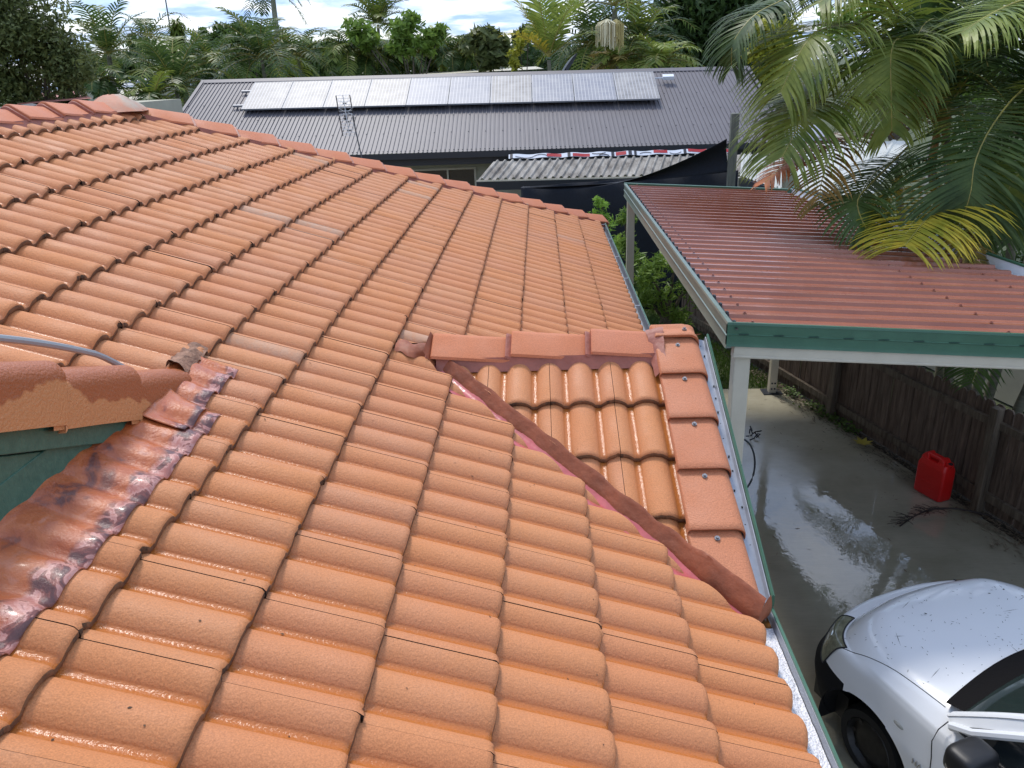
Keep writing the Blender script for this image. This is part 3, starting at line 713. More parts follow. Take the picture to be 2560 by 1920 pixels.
def ribbed(b, O, U, Vd, Nn, width, start, end, pitch, prof, nseg=1, mi=0):
    """ribs run along U, laid side by side along Vd; start/end give the extent along U for a position v"""
    n = int(width / pitch); vs = []; k_ = 0
    pts = []
    for i in range(n + 1):
        for dv, h in prof:
            v = i * pitch + dv
            if v <= width: pts.append((v, h))
    for v, h in pts:
        s0 = start(v); s1 = end(v)
        for q in range(nseg + 1):
            vs.append(O + Vd * v + U * (s0 + (s1 - s0) * q / nseg) + Nn * h)
    m_ = nseg + 1
    b.add(vs, [(i * m_ + q, i * m_ + q + 1, (i + 1) * m_ + q + 1, (i + 1) * m_ + q) for i in range(len(pts) - 1) for q in range(nseg)], mi)
cu = V((math.cos(CA), 0, -math.sin(CA))); cnn = V((math.sin(CA), 0, math.cos(CA)))
PR = .1906
prof = [(0, 0), (.010, 0), (.023, .022), (.052, .022), (.066, 0), (.091, 0), (.095, .003), (.103, .003), (.107, 0), (.139, 0), (.143, .003), (.151, .003), (.155, 0)]
b = M(); ribbed(b, V((CX0 + .055, CY0 + .012, cz(CX0 + .055) - .02)), cu, V((0, 1, 0)), cnn, CY1 - CY0 - .03, lambda v: 0, lambda v: (crx(CY0 + v) - .10 - CX0 - .055) / math.cos(CA), PR, prof, 6)
sheet = b.build('roof_sheet', REDM, carport, smooth=25)
# dark profile fillers seen as black teeth along the left edge, and the screws on every rib
b = M(); yc = [CY0 + .012 + i * PR + .0375 for i in range(31)]
zl, zh = cz(CX0) - .022, cz(CX0) + .010
comb = [(CX0 + .044, yc[0] - .08, zl)] + [(CX0 + .044, yc[-1] + .08, zl)] + [(CX0 + .044, y + dy_, z_) for y in yc[::-1] for dy_, z_ in ((.026, zl + .008), (.014, zh), (-.014, zh), (-.026, zl + .008))]
b.prism(comb, (.014, 0, 0))
b.build('rib_closure', BLACKP, sheet)
RS = mat('red_screw', (.30, .12, .09), .35, metal=.3)
b = M()
for lx in (.16, 1.70, 2.35):
    for i in range(32):
        y = CY0 + .012 + i * PR + .0375; x = CX0 + lx
        if x > crx(y) - .15 or y > CY1 - .03: continue
        p = V((x, y, cz(x) + .007)); b.tube([p, p + cnn * .003], .012, 8); b.tube([p + cnn * .002, p + cnn * .010], .007, 6)
b.build('roof_screws', RS, sheet)['kind'] = 'stuff'
def channel(b, a, c, out, h, d=.05):
    """folded fascia: a..c top edge, out = outward side"""
    a = V(a); c = V(c); out = V(out).normalized()
    pr_ = [(-.030, .0), (.0, .004), (.004, -.010), (.0, -.012), (.0, -h * .46), (.006, -h * .49), (.0, -h * .52), (.0, -h + .02), (.006, -h), (-.030, -h)]
    vs = []
    for e in (a, c):
        for o_, z in pr_: vs.append(e + out * o_ + V((0, 0, z)))
    n = len(pr_)
    b.add(vs, [(i, i + 1, n + i + 1, n + i) for i in range(n - 1)] + [tuple(range(n)), tuple(range(n, 2 * n))[::-1], (n - 1, 0, n, 2 * n - 1)])
FH = .147
b = M(); channel(b, (CX0, CY0, cz(CX0) + .012), (crx(CY0), CY0, cz(crx(CY0)) + .012), (0, -1, 0), FH); f1 = b.build('fascia', GREEN, carport, smooth=20)
b = M()
for i in range(14):
    x = CX0 + .10 + i * .21
    if x < crx(CY0): b.box((x, CY0 - .0045, cz(x) + .012 - FH * .49 + .005), .060, .006, .005)
b.build('fascia_slots', mat('slot_dark', (.025, .06, .045), .5), f1)
GREENGREY = mat('green_grey_fascia', (.16, .21, .17), .35, var=.12, vscale=5)
b = M(); channel(b, (CX0, CY1, CZ0 + .012), (CX0, CY0 + .001, CZ0 + .012), (-1, 0, 0), FH + .015); b.build('fascia', GREENGREY, carport, smooth=20)
b = M(); channel(b, (crx(CY1), CY1, cz(crx(CY1)) + .02), (CX0, CY1, CZ0 + .02), (0, 1, 0), FH); b.build('fascia', GREEN, carport, smooth=20)
# gutter along the skewed right edge
g0 = V((crx(CY0), CY0, cz(crx(CY0)))); g1_ = V((crx(CY1), CY1, cz(crx(CY1)))); gd = (g1_ - g0); gdn = gd.normalized(); gs = V((gdn.y, -gdn.x, 0)).normalized()
def sweep(b, a, c, side, pr_, mi=0):
    n = len(pr_); vs = [e + side * o_ + V((0, 0, z)) for e in (a, c) for o_, z in pr_]
    b.add(vs, [(i, (i + 1) % n, n + (i + 1) % n, n + i) for i in range(n)] + [tuple(range(n))[::-1], tuple(range(n, 2 * n))], mi)
b = M(); sweep(b, g0, g1_, gs, [(-.12, -.03), (-.12, -.11), (.0, -.11), (0, .035), (.005, .035), (.005, -.116), (-.125, -.116), (-.125, -.03)]); gg = b.build('gutter', WHITEP, carport)
b = M(); sweep(b, g0, g1_, gs, [(.0055, -.12), (.012, -.12), (.012, .030), (.020, .040), (.018, .052), (-.004, .052), (-.004, .0355), (.0055, .0355)]); b.build('gutter_lip', GREEN, gg)
# frame
def cbeam(a, c, wd=.06, ht=.10):
    b = M(); b.beam(a, c, wd, ht); b.build('beam', CREAM, carport, bevel=.004)
zb = -FH - .028
b = M(); b.beam((CX0 + .05, CY0 + .040, cz(CX0 + .05) + zb), (crx(CY0) - .08, CY0 + .040, cz(crx(CY0) - .08) + zb), .060, .082)
b.beam((CX0 + .05, CY0 + .0065, cz(CX0 + .05) + zb - .028), (crx(CY0) - .08, CY0 + .0065, cz(crx(CY0) - .08) + zb - .028), .006, .014); b.build('beam', CREAM, carport, bevel=.003)
for lx in (.16, 1.70, 2.30):
    cbeam((CX0 + lx, CY0 + .08, cz(CX0 + lx) - .075), (CX0 + lx, CY1 - .05 if lx < 2 else 8.3, cz(CX0 + lx) - .075), .05, .08)
cbeam((CX0 + .05, CY0 + .08, CZ0 - .13), (CX0 + .05, CY1 - .04, CZ0 - .13), .04, .10)
cbeam((CX0 + .06, 7.85, CZ0 - .2), (crx(7.85) - .10, 7.85, cz(crx(7.85) - .1) - .19), .05, .09)
def cpost(x, y, ztop):
    b = M(); b.box((x, y, (ZG + ztop) / 2), .098, .098, ztop - ZG); p_ = b.build('post', CREAM, carport, bevel=.006)
    b = M(); b.box((x, y, ZG + .006), .26, .20, .012); b.build('base_plate', DARKM, p_, bevel=.003)
    for sx in (-1, 1):
        for dz in (.07, .15):
            b = M(); b.tube([(x + .02 * sx, y - .053, ZG + dz), (x + .02 * sx, y - .060, ZG + dz)], .012, 8); b.build('bolt', DARKM, p_)
cpost(CX0 + .115, CY0 + .085, CZ0 - FH - .02); cpost(CX0 + .085, CY1 - .08, CZ0 - .12); cpost(2.31, 7.83, CZ0 - .35)

# ------------------------------------------------------------------ PALING FENCE
def wood(name, c1, c2, ang=0):
    return mat(name, c1, .75, col2=c2, vscale=3, bump=.9, bscale=7, dist=.01, stretch=(9, 9, .8), detail=7)
W1 = wood('weathered_paling', (.055, .033, .021), (.20, .14, .098)); W2 = wood('fence_rail', (.055, .038, .024), (.18, .14, .095))
fence = thing('paling_fence', (3.2, 5.8, ZG), 'dark weathered timber paling fence running beside the concrete driveway', 'fence')
fd = V((-.2795, .9601, 0)); fo = V((3.23, 5.78, 0)); fs_ = V((.9601, .2795, 0))
rnd = random.Random(21); b = M()
k_ = -90
while k_ < 62:
    c = fo + fd * (k_ * .112) + fs_ * (rnd.gauss(0, .004)); wdt = .104 + rnd.gauss(0, .003); zt = -1.235 + rnd.gauss(0, .010)
    lean = rnd.gauss(0, .010)
    X = (fd + V((0, 0, lean))).normalized(); Z = V((0, 0, 1)) - fd * lean
    h = zt - ZG - .02; cc = c + V((0, 0, ZG + .02 + h / 2))
    w2, t2 = wdt / 2, .009
    q = [cc - X * w2 - Z * h / 2, cc + X * w2 - Z * h / 2, cc + X * w2 + Z * (h / 2 - .03), cc + X * (w2 - .025) + Z * h / 2, cc - X * (w2 - .025) + Z * h / 2, cc - X * w2 + Z * (h / 2 - .03)]
    b.prism([p - fs_ * t2 for p in q], fs_ * 2 * t2); k_ += 1
b.build('palings', W1, fence)
for zc_, hh in ((-1.42, .075), (-2.17, .085)):
    b = M(); b.beam(fo + fd * -10 - fs_ * .035 + V((0, 0, zc_)), fo + fd * 6.9 - fs_ * .035 + V((0, 0, zc_)), .045, hh); b.build('rail', W2, fence, bevel=.004)
for kf in (-8.2, -5.8, -3.4, -1.05, 1.27, 3.65, 6.0):
    b = M(); p = fo + fd * kf - fs_ * .075; b.box(p + V((0, 0, (ZG - 1.24) / 2)), .085, .085, ZG * -1 - 1.24, fd, fs_); b.build('post', W2, fence, bevel=.006)

# ------------------------------------------------------------------ GROUND COVER, LITTER
GRASSM = mat('grass', (.05, .11, .015), .6, col2=(.13, .20, .035), vscale=9, transl=.3)
rnd = random.Random(31); b = M()
def blade(b, p, h, lean, w_=.006):
    a = rnd.random() * 6.283; d = V((math.cos(a), math.sin(a), 0)); s_ = V((-d.y, d.x, 0)) * w_
    b.add([p - s_, p + s_, p + d * lean * .5 + V((0, 0, h * .7)) + s_ * .6, p + d * lean + V((0, 0, h))], [(0, 1, 2), (0, 2, 3)])
n_g = 0
while n_g < 15000:
    x = rnd.uniform(-.1, 2.6); y = rnd.uniform(8.0, 12.5)
    if x > fence_x(y) - .04: continue
    blade(b, V((x, y, ZG - .03)), rnd.uniform(.04, .11), rnd.uniform(.01, .07)); n_g += 1
tag(b.build('lawn', GRASSM, fix=False), 'green grass lawn beyond the far end of the driveway', 'grass', kind='stuff')
LIT = mat('litter', (.05, .035, .02), .7, col2=(.22, .17, .11), vscale=30)
b = M()
for i in range(2600):
    y = rnd.uniform(1.5, 8.6); x = fence_x(y) - abs(rnd.gauss(0, .17)) - .02
    if x < fence_x(y) - .50: x = fence_x(y) - .30
    a = rnd.random() * 3.14 if rnd.random() < .5 else 1.9 + rnd.gauss(0, .3); L = rnd.uniform(.02, .11); d = V((math.cos(a), math.sin(a), rnd.uniform(-.1, .25))); s_ = V((-d.y, d.x, 0)) * rnd.uniform(.002, .008)
    p = V((x, y, ZG + rnd.uniform(.002, .03)))
    b.add([p - d * L / 2, p - s_, p + d * L / 2, p + s_], [(0, 1, 2, 3)])
tag(b.build('leaf_litter', LIT, fix=False), 'dry twigs and fallen leaves along the foot of the paling fence', 'leaf litter', kind='stuff')
b = M()
for i in range(500):
    t = rnd.random(); y = rnd.choice((7.2, 6.6, 7.7, 6.95)) + rnd.gauss(0, .10); x = fence_x(y) - .12 + rnd.gauss(0, .06)
    a = rnd.random() * 6.28; d = V((math.cos(a), math.sin(a), .3)) * .035; s_ = V((-d.y, d.x, .01)) * .5; p = V((x, y, ZG + rnd.uniform(.01, .09)))
    b.add([p, p + d * .5 + s_, p + d, p + d * .5 - s_], [(0, 1, 2, 3)])
tag(b.build('weeds', GRASSM, fix=False), 'small green weeds growing at the foot of the paling fence', 'weeds', kind='stuff')
# fallen palm frond branch on the concrete
b = M(); base = atZ(2250, 1315, ZG + .02); tip = atZ(2480, 1290, ZG + .03)
pts = [base.lerp(tip, t) + V((0, 0, .03 * math.sin(3.14 * t))) + V((0, .18 * math.sin(3.14 * t), 0)) for t in [i / 10 for i in range(11)]]
b.tube(pts, .008, 6)
for i in range(60):
    t = rnd.random() * .55; p = base.lerp(tip, t) + V((0, .18 * math.sin(3.14 * t), .02)); a = rnd.uniform(2.3, 5.2); L = rnd.uniform(.06, .20)
    q = p + V((math.cos(a) * L, math.sin(a) * L * .6, rnd.uniform(-.01, .05))); b.tube([p, p.lerp(q, .5) + V((0, 0, .01)), q], .0028, 4)
tag(b.build('dead_frond', mat('dead_frond', (.022, .014, .010), .7)), 'dark dry palm branch lying on the wet concrete in front of the red fuel can', 'branch')
# hose and bracket behind the near carport post
b = M(); c = atZ(1848, 1165, ZG + .30)
hp = [c + V((.16 * math.cos(a), .0 + .03 * math.sin(a), .30 * math.sin(a))) for a in [(-1.9 + 3.4 * i / 20) for i in range(21)]]
b.tube(hp, .010, 6)
tag(b.build('garden_hose', mat('grey_hose', (.05, .06, .065), .4), smooth=True), 'dark grey hose looped beside the near cream carport post', 'hose')
b = M(); c = atZ(1872, 1088, ZG + .02)
for i in range(14):
    p = c + V((rnd.gauss(0, .06), rnd.gauss(0, .09), .01)); a = rnd.random() * 6.28; b.tube([p, p + V((.06 * math.cos(a), .06 * math.sin(a), .03))], .008, 5)
tag(b.build('twigs', mat('twigs', (.02, .018, .016), .6)), 'small heap of dark twigs on the concrete behind the near carport post', 'twigs')
b = M(); c = atZ(2157, 1108, ZG + .05)
for i in range(7):
    a = i * .9; d = V((math.cos(a), math.sin(a), .25)); s_ = V((-d.y, d.x, 0)) * .03; b.add([c, c + d * .05 + s_, c + d * .12, c + d * .05 - s_], [(0, 1, 2, 3)])
tag(b.build('fallen_leaf', mat('yellow_leaf', (.42, .34, .05), .6)), 'yellow fallen leaf on the soil at the fence foot', 'leaf')

# ------------------------------------------------------------------ RED FUEL CAN
RED = mat('red_plastic', (.62, .012, .010), .35, var=.08, bump=.08, bscale=50, dist=.002)
pA = atZ(2280, 1222, ZG); pB = atZ(2334, 1253, ZG); ex = (pB - pA).normalized(); ey = V((-ex.y, ex.x, 0))
if ey.y < 0: ey = -ey
LB = .33; WB = .17; HB = .445
can = thing('fuel_can', pA, 'red plastic fuel can standing on concrete beside the fence', 'fuel can')
def rr_sec(z, l0, l1, w_, r_=.03, n=5):
    pts = []
    for cx, cy, a0 in ((l1 - r_, w_ / 2 - r_, 0), (l0 + r_, w_ / 2 - r_, 90), (l0 + r_, -w_ / 2 + r_, 180), (l1 - r_, -w_ / 2 + r_, 270)):
        for i in range(n + 1):
            a = R(a0 + 90 * i / n); pts.append(pA + ex * (cx + r_ * math.cos(a)) + ey * (WB / 2 + cy + r_ * math.sin(a)) + V((0, 0, z)))
    return pts
b = M(); secs = [(0, .02, LB - .02, WB - .03), (.012, .004, LB - .004, WB - .006), (.03, 0, LB, WB), (.20, 0, LB, WB), (.33, 0, LB, WB), (.35, .006, LB - .004, WB - .01), (.395, .02, LB - .012, WB - .05)]
vs = []; rings = [rr_sec(*q) for q in secs]; n = len(rings[0])
for q in rings: vs += q
fs = [(i * n + k2, i * n + (k2 + 1) % n, (i + 1) * n + (k2 + 1) % n, (i + 1) * n + k2) for i in range(len(rings) - 1) for k2 in range(n)] + [tuple(range(n))[::-1], tuple(range(len(vs) - n, len(vs)))]
b.add(vs, fs); b.build('body', RED, can, smooth=35)
b = M(); hc = lambda l, z, lat=0: pA + ex * l + ey * (WB / 2 + lat) + V((0, 0, z))
b.prism([hc(.012, .38, -.055), hc(.10, .38, -.055), hc(.085, .43, -.045), hc(.07, HB, -.035), hc(.045, HB, -.035), hc(.02, .41, -.05)], ey * .10)
b.prism([hc(.205, .38, -.055), hc(.285, .38, -.055), hc(.275, .42, -.045), hc(.245, HB - .005, -.035), hc(.215, HB, -.035)], ey * .10)
b.prism([hc(.045, HB - .032, -.030), hc(.235, HB - .032, -.030), hc(.235, HB + .002, -.020), hc(.045, HB + .002, -.020)], ey * .055)
b.build('handle', RED, can, bevel=.008)
b = M(); b.tube([hc(.295, .385), hc(.312, .425)], .034, 16); b.build('neck', RED, can, smooth=40)
b = M(); b.tube([hc(.3121, .4255), hc(.3125, .427)], .026, 16); b.build('opening', BLACKP, can)
b = M()
for z0, z1, l0, l1 in ((.10, .10, .16, .25), (.10, .17, .05, .09), (.17, .17, .09, .20)): b.tube([hc(l0, z0, -WB / 2 - .000), hc(l1, z1, -WB / 2 - .000)], .004, 6)
b.build('moulded_ribs', RED, can)

# ------------------------------------------------------------------ WHITE CAR
CARP = bpy.data.materials.new('white_car_paint'); CARP.use_nodes = True
def car_paint(m):
    n = m.node_tree.nodes; l = m.node_tree.links; b_ = n['Principled BSDF']
    t = n.new('ShaderNodeTexCoord'); O = t.outputs['Object']
    vo = n.new('ShaderNodeTexVoronoi'); vo.inputs['Scale'].default_value = 26; vo.inputs['Randomness'].default_value = 1
    mp = n.new('ShaderNodeMapping'); mp.inputs['Scale'].default_value = (1, 1.6, 1); mp.inputs['Rotation'].default_value = (0, 0, .6); l.new(O, mp.inputs[0]); l.new(mp.outputs[0], vo.inputs['Vector'])
    nz = n.new('ShaderNodeTexNoise'); nz.inputs['Scale'].default_value = 9; l.new(O, nz.inputs['Vector'])
    r = n.new('ShaderNodeMath'); r.operation = 'MULTIPLY'; r.inputs[1].default_value = .13; l.new(nz.outputs['Fac'], r.inputs[0])
    lt = n.new('ShaderNodeMath'); lt.operation = 'LESS_THAN'; l.new(vo.outputs['Distance'], lt.inputs[0]); l.new(r.outputs[0], lt.inputs[1])
    mx = n.new('ShaderNodeMix'); mx.data_type = 'RGBA'; l.new(lt.outputs[0], mx.inputs[0]); mx.inputs[6].default_value = (.84, .86, .88, 1); mx.inputs[7].default_value = (.32, .32, .31, 1)
    b_.inputs['Base Color'].default_value = (.86, .87, .88, 1); b_.inputs['Roughness'].default_value = .32; b_.inputs['Coat Weight'].default_value = .9; b_.inputs['Coat Roughness'].default_value = .06
    nb = n.new('ShaderNodeTexNoise'); nb.inputs['Scale'].default_value = 90; l.new(O, nb.inputs['Vector']); bu = n.new('ShaderNodeBump'); bu.inputs['Strength'].default_value = .05; bu.inputs['Distance'].default_value = .002
    l.new(nb.outputs['Fac'], bu.inputs['Height']); l.new(bu.outputs[0], b_.inputs['Coat Normal'])
car_paint(CARP)
LENS = mat('headlight_lens', (.20, .20, .13), .2, var=.35, vscale=20, coat=.6, spec=.5)
CO = V((1.33, 1.11, ZG)); ch = V((-.375, .927, 0)).normalized(); crt = V((ch.y, -ch.x, 0))
def cl(u, v, w_): return CO + ch * u + crt * v + V((0, 0, w_))
car = thing('parked_car', cl(-.6, .83, 0), 'white small hatchback parked on the driveway, bonnet littered with leaf specks', 'car')
CW = 1.66
def outline(a):
    """a in 0..1 along near side (rear to front), front and far side; returns u, v"""
    half = [(-2.45, .30), (-2.40, .12), (-2.25, .03), (-1.6, .0), (-.9, -.01), (-.2, 0), (.3, .0), (.70, .012), (.92, .045), (1.06, .12), (1.17, .25), (1.24, .42), (1.28, .62), (1.29, .83)]
    f = a * 2 if a <= .5 else (1 - a) * 2
    # arc-length parameter
    L = [0]
    for p, q in zip(half, half[1:]): L.append(L[-1] + math.dist(p, q))
    d = f * L[-1]
    for i in range(len(L) - 1):
        if d <= L[i + 1] + 1e-9:
            t = (d - L[i]) / (L[i + 1] - L[i]); p0 = half[max(0, i - 1)]; p1 = half[i]; p2 = half[i + 1]; p3 = half[min(len(half) - 1, i + 2)]
            r_ = []
            for k2 in (0, 1):
                r_.append(.5 * (2 * p1[k2] + (p2[k2] - p0[k2]) * t + (2 * p0[k2] - 5 * p1[k2] + 4 * p2[k2] - p3[k2]) * t * t + (3 * p1[k2] - p0[k2] - 3 * p2[k2] + p3[k2]) * t ** 3))
            u, v = r_; break
    return (u, v) if a <= .5 else (u, CW - v)
def topw(u, v):
    """height of bonnet / belt deck"""
    vv = (v - CW / 2) / (CW / 2)
    base = .965 - .05 * max(0, (u - .2)) ** 1.2 - .13 * max(0, u - .75) ** 1.5 if u > .2 else .965
    if u > .9: base -= .55 * (u - .9) ** 2
    return base - .085 * abs(vv) ** 2.6 + (.012 * math.exp(-((abs(vv) - .55) / .10) ** 2) if u > .2 else 0)
LAY = [(.17, .05), (.22, .02), (.32, -.005), (.45, -.02), (.58, -.018), (.68, .0), (.745, .012), (.79, .022), (.825, .038)]      # height, inset
def bpt(a, q):
    """q in 0..1 side layers, then 1..2 over the top towards the centre line"""
    u, v = outline(a); sgn = 1 if v < CW / 2 else -1
    front = max(0, min(1, (u - .55) / .7))
    if q <= 1:
        f = q * (len(LAY) - 1); i = min(int(f), len(LAY) - 2); t = f - i
        wz = LAY[i][0] + (LAY[i + 1][0] - LAY[i][0]) * t; ins = LAY[i][1] + (LAY[i + 1][1] - LAY[i][1]) * t
        wz = wz * (1 - .115 * front * q ** 3); ins *= 1 + front * 1.2
        if wz < .5: ins -= .03 * front
        if q > .8: ins += .10 * front * (q - .8) * 2
    else:
        g_ = q - 1; ins = None
    cu_ = max(-1.9, min(.2, u)) if True else 0
    c0 = V((min(u, .35) if u > -1.9 else -1.9, CW / 2)); d = V((u, v)) - c0; Ld = d.length
    if q <= 1:
        p = c0 + d * (1 - ins / max(Ld, .3)); return cl(p.x, p.y, wz)
    ins1 = LAY[-1][1] * (1 + front * 1.2) + .10 * front * .4
    s_ = (1 - ins1 / max(Ld, .3)) * (1 - g_)
    p = c0 + d * s_; w1 = LAY[-1][0] * (1 - .115 * front); wt = topw(p.x, p.y)
    k3 = 1 - (1 - min(1, g_ / .22)) ** 2.2
    return cl(p.x, p.y, w1 + (wt - w1) * k3)
HUB_F = (.56, .24); HUB_R = (-1.75, .24); RA = .385
def car_shell():
    NA = 260; qs = [i / 26 for i in range(27)] + [1 + g_ for g_ in (.01, .02, .035, .055, .08, .11, .15, .2, .27, .35, .45, .56, .68, .8, .9, 1)]
    b = M(); vs = [bpt(i / NA, q) for i in range(NA + 1) for q in qs]; m_ = len(qs); loc = []
    for p in vs:
        d = p - CO; loc.append([d.dot(ch), d.dot(crt), d.z])
    def arch(u, w_):
        for hu, hw in (HUB_F, HUB_R):
            if math.hypot(u - hu, w_ - hw) < RA: return True
        return False
    body = []; bump = []; gone = set()
    for i in range(NA):
        for j in range(m_ - 1):
            ids = (i * m_ + j, (i + 1) * m_ + j, (i + 1) * m_ + j + 1, i * m_ + j + 1)
            cu_ = sum(loc[t][0] for t in ids) / 4; cv = sum(loc[t][1] for t in ids) / 4; cw = sum(loc[t][2] for t in ids) / 4
            if (cv < .3 or cv > CW - .3) and cw < .72 and arch(cu_, cw):
                gone.update(ids); continue
            if cw < .60 and cu_ > .78: bump.append(ids)
            else: body.append(ids)
    for k2 in gone & {t for f in body + bump for t in f}:
        u, v, w_ = loc[k2]
        hu, hw = min((HUB_F, HUB_R), key=lambda h_: abs(u - h_[0])); r_ = math.hypot(u - hu, w_ - hw)
        if w_ > .14: vs[k2] = vs[k2] + ch * ((hu + (u - hu) * RA / r_) - u) + V((0, 0, hw + (w_ - hw) * RA / r_ - w_))
    def sub(fs):
        used = sorted({t for f in fs for t in f}); mp = {t: n for n, t in enumerate(used)}; q = M(); q.add([vs[t] for t in used], [tuple(mp[t] for t in f) for f in fs]); return q
    o = sub(body).build('body', CARP, car, smooth=35, fix=True)
    sub(bump).build('bumper', mat('matt_bumper', (.010, .010, .011), .85, spec=.2), car, smooth=35)
    return o
body = car_shell()
# wheel wells, wheels
for hu, hw in (HUB_F, HUB_R):
    for side in (0, 1):
        vin = .55 if side == 0 else CW - .55; vout = -.002 if side == 0 else CW + .002
        b = M(); b.grid(lambda u, v: cl(hu + (RA + .006) * math.cos(math.pi * 1.12 * u - .19), vout + (vin - vout) * v + (.012 if side == 0 else -.012), hw + (RA + .006) * math.sin(math.pi * 1.12 * u - .19)), 30, 2)
        b.add([cl(hu + (RA + .006) * math.cos(a), vin, hw + (RA + .006) * math.sin(a)) for a in [math.pi * 1.12 * i / 30 - .19 for i in range(31)]], [tuple(range(31))])
        b.build('wheel_well', BLACKP, car, smooth=True)
        vc = .175 if side == 0 else CW - .175; sg = -1 if side == 0 else 1
        if hu > 0: hu, hw = .61, .215
        TY = mat('tyre', (.010, .010, .010), .8, bump=.3) if 'tyre' not in bpy.data.materials else bpy.data.materials['tyre']
        STEEL = bpy.data.materials.get('wheel_steel') or mat('wheel_steel', (.03, .028, .026), .4, metal=.5, var=.3, vscale=20)
        wh = bpy.data.objects.new('wheel', None); COL.objects.link(wh); wh.parent = car; wh.location = cl(hu, vc, hw) - V(car.location)
        def lathe(b, pr_, n=36):
            b.grid(lambda u, v: cl(hu + pr_[round(v * (len(pr_) - 1))][0] * math.cos(2 * math.pi * u), vc + sg * pr_[round(v * (len(pr_) - 1))][1], hw + pr_[round(v * (len(pr_) - 1))][0] * math.sin(2 * math.pi * u)), n, len(pr_) - 1)
        b = M(); lathe(b, [(.18, -.08), (.22, -.085), (.240, -.06), (.245, 0), (.240, .055), (.225, .08), (.175, .078)]); b.build('tyre', TY, wh, smooth=40)
        b = M(); lathe(b, [(.176, .074), (.170, .082), (.162, .070), (.150, .045), (.12, .055), (.10, .065), (.05, .06), (.0, .06)]); b.build('rim', STEEL, wh, smooth=40)
        for q in range(8):
            a = q * math.pi / 4; bb = M(); c = cl(hu + .138 * math.cos(a), vc + sg * .0505, hw + .138 * math.sin(a)); bb.tube([c, c + crt * (sg * .004)], .016, 8); bb.build('rim_hole', BLACKP, wh)
b = M(); b.box(cl(-.55, CW / 2, .22), 3.4, CW - 1.0, .16, ch, crt); b.build('underbody', BLACKP, car)
b = M(); b.box(cl(1.0, CW / 2, .26), .3, CW - .3, .20, ch, crt); b.build('underbody', BLACKP, car)
# bonnet gap, headlights
def on_top(u, v, up=.002): return cl(u, v, 0) + V((0, 0, topw(u, v) + up))
GAPM = mat('panel_gap', (.02, .02, .022), .7)
def edge_top(side):
    pts = []
    for i in range(24):
        t = i / 23; u = .96 - .76 * t; v = .075 + .060 * t + .012 * math.sin(3.14 * t) - (.0 if t > .12 else .0)
        pts.append((u, v if side == 0 else CW - v))
    return pts
def drop_on(o, u, v):
    """top surface point of the body found by ray cast"""
    inv = o.matrix_basis.inverted(); org = cl(u, v, 3.0)
    mw = Matrix.Translation(V(wloc(o))); hit, loc_, nn, idx = o.ray_cast(mw.inverted() @ org, V((0, 0, -1)))
    return (mw @ loc_, nn) if hit else (cl(u, v, .9), V((0, 0, 1)))
bpy.context.view_layer.update()
for side in (0, 1):
    pts = []
    for u, v in edge_top(side):
        p, nn = drop_on(body, u, v); pts.append(p - nn * .0005)
    b = M(); b.tube(pts, .0028, 5); b.build('bonnet_gap', GAPM, car, smooth=True)
# headlight: glass patch following the corner of the body
for side in (0, 1):
    def aof(t): return t if side == 0 else 1 - t
    # corner sits between a = .405 and .455
    b = M()
    def hl(u, v):
        # u along (0 rear .. 1 front), v bottom .. top
        lo = .50 + .28 * u ** 2; hi = .985 - .03 * (1 - u)
        a = aof(.396 + .046 * u + .006 * (1 - v) * (1 - u)); q = lo + (hi - lo) * v
        p = bpt(a, q); p2 = bpt(aof(.402 + .060 * u), .5); c = cl(.35, CW / 2, .45); return p + (p - c).normalized() * .004
    b.grid(hl, 18, 12); h_ = b.build('headlight', LENS, car, smooth='all')
    b = M(); rim = [hl(i / 12, 0) for i in range(13)] + [hl(1, i / 8) for i in range(1, 9)] + [hl(1 - i / 12, 1) for i in range(1, 13)] + [hl(0, 1 - i / 8) for i in range(1, 9)]
    b.tube(rim, .005, 5, cap=False); b.build('lens_edge', GAPM, h_, smooth=True)
    c = (hl(.45, .42)); c0 = cl(.35, CW / 2, .45)
    b = M(); dd = (c - c0).normalized(); b.tube([c - dd * .004, c + dd * .004], .034, 14); b.build('reflector', mat('chrome' + str(side), (.5, .5, .45), .15, metal=.8), h_, smooth=30)
# cowl, windscreen, pillars, side glass
def catm0(P, t):
    f_ = min(t * (len(P) - 1), len(P) - 1 - 1e-6); i_ = int(f_); return P[i_].lerp(P[i_ + 1], f_ - i_)
def arc3(p0, p1, bulge, n=16):
    return [p0.lerp(p1, i / n) + bulge * math.sin(math.pi * i / n) for i in range(n + 1)]
cw0 = cl(.20, .125, .930); cw1 = cl(.20, CW - .125, .930)
cowl_f = arc3(cw0, cw1, ch * .10 + V((0, 0, .045)))
cowl_b = arc3(cl(.10, .15, .945), cl(.10, CW - .15, .945), ch * .06 + V((0, 0, .045)))
b = M(); vs = cowl_f + cowl_b; n = len(cowl_f); b.add([p + V((0, 0, .006)) for p in vs], [(i, i + 1, n + i + 1, n + i) for i in range(n - 1)]); b.build('cowl', mat('cowl_rubber', (.008, .007, .007), .9, spec=.15, bump=.5, bscale=60), car, smooth=True)
rt0 = cl(-.62, .30, 1.44); rt1 = cl(-.62, CW - .30, 1.44)
wt = arc3(rt0, rt1, ch * .05 + V((0, 0, .05)))
WG = mat('windscreen', (.020, .032, .030), .04, spec=.5)
b = M()
b.grid(lambda u, v: cowl_b[round(u * 16)].lerp(wt[round(u * 16)], v) + V((0, 0, .035 * math.sin(math.pi * v))) + V((0, 0, .008)), 16, 8); b.build('windscreen', WG, car, smooth=True)
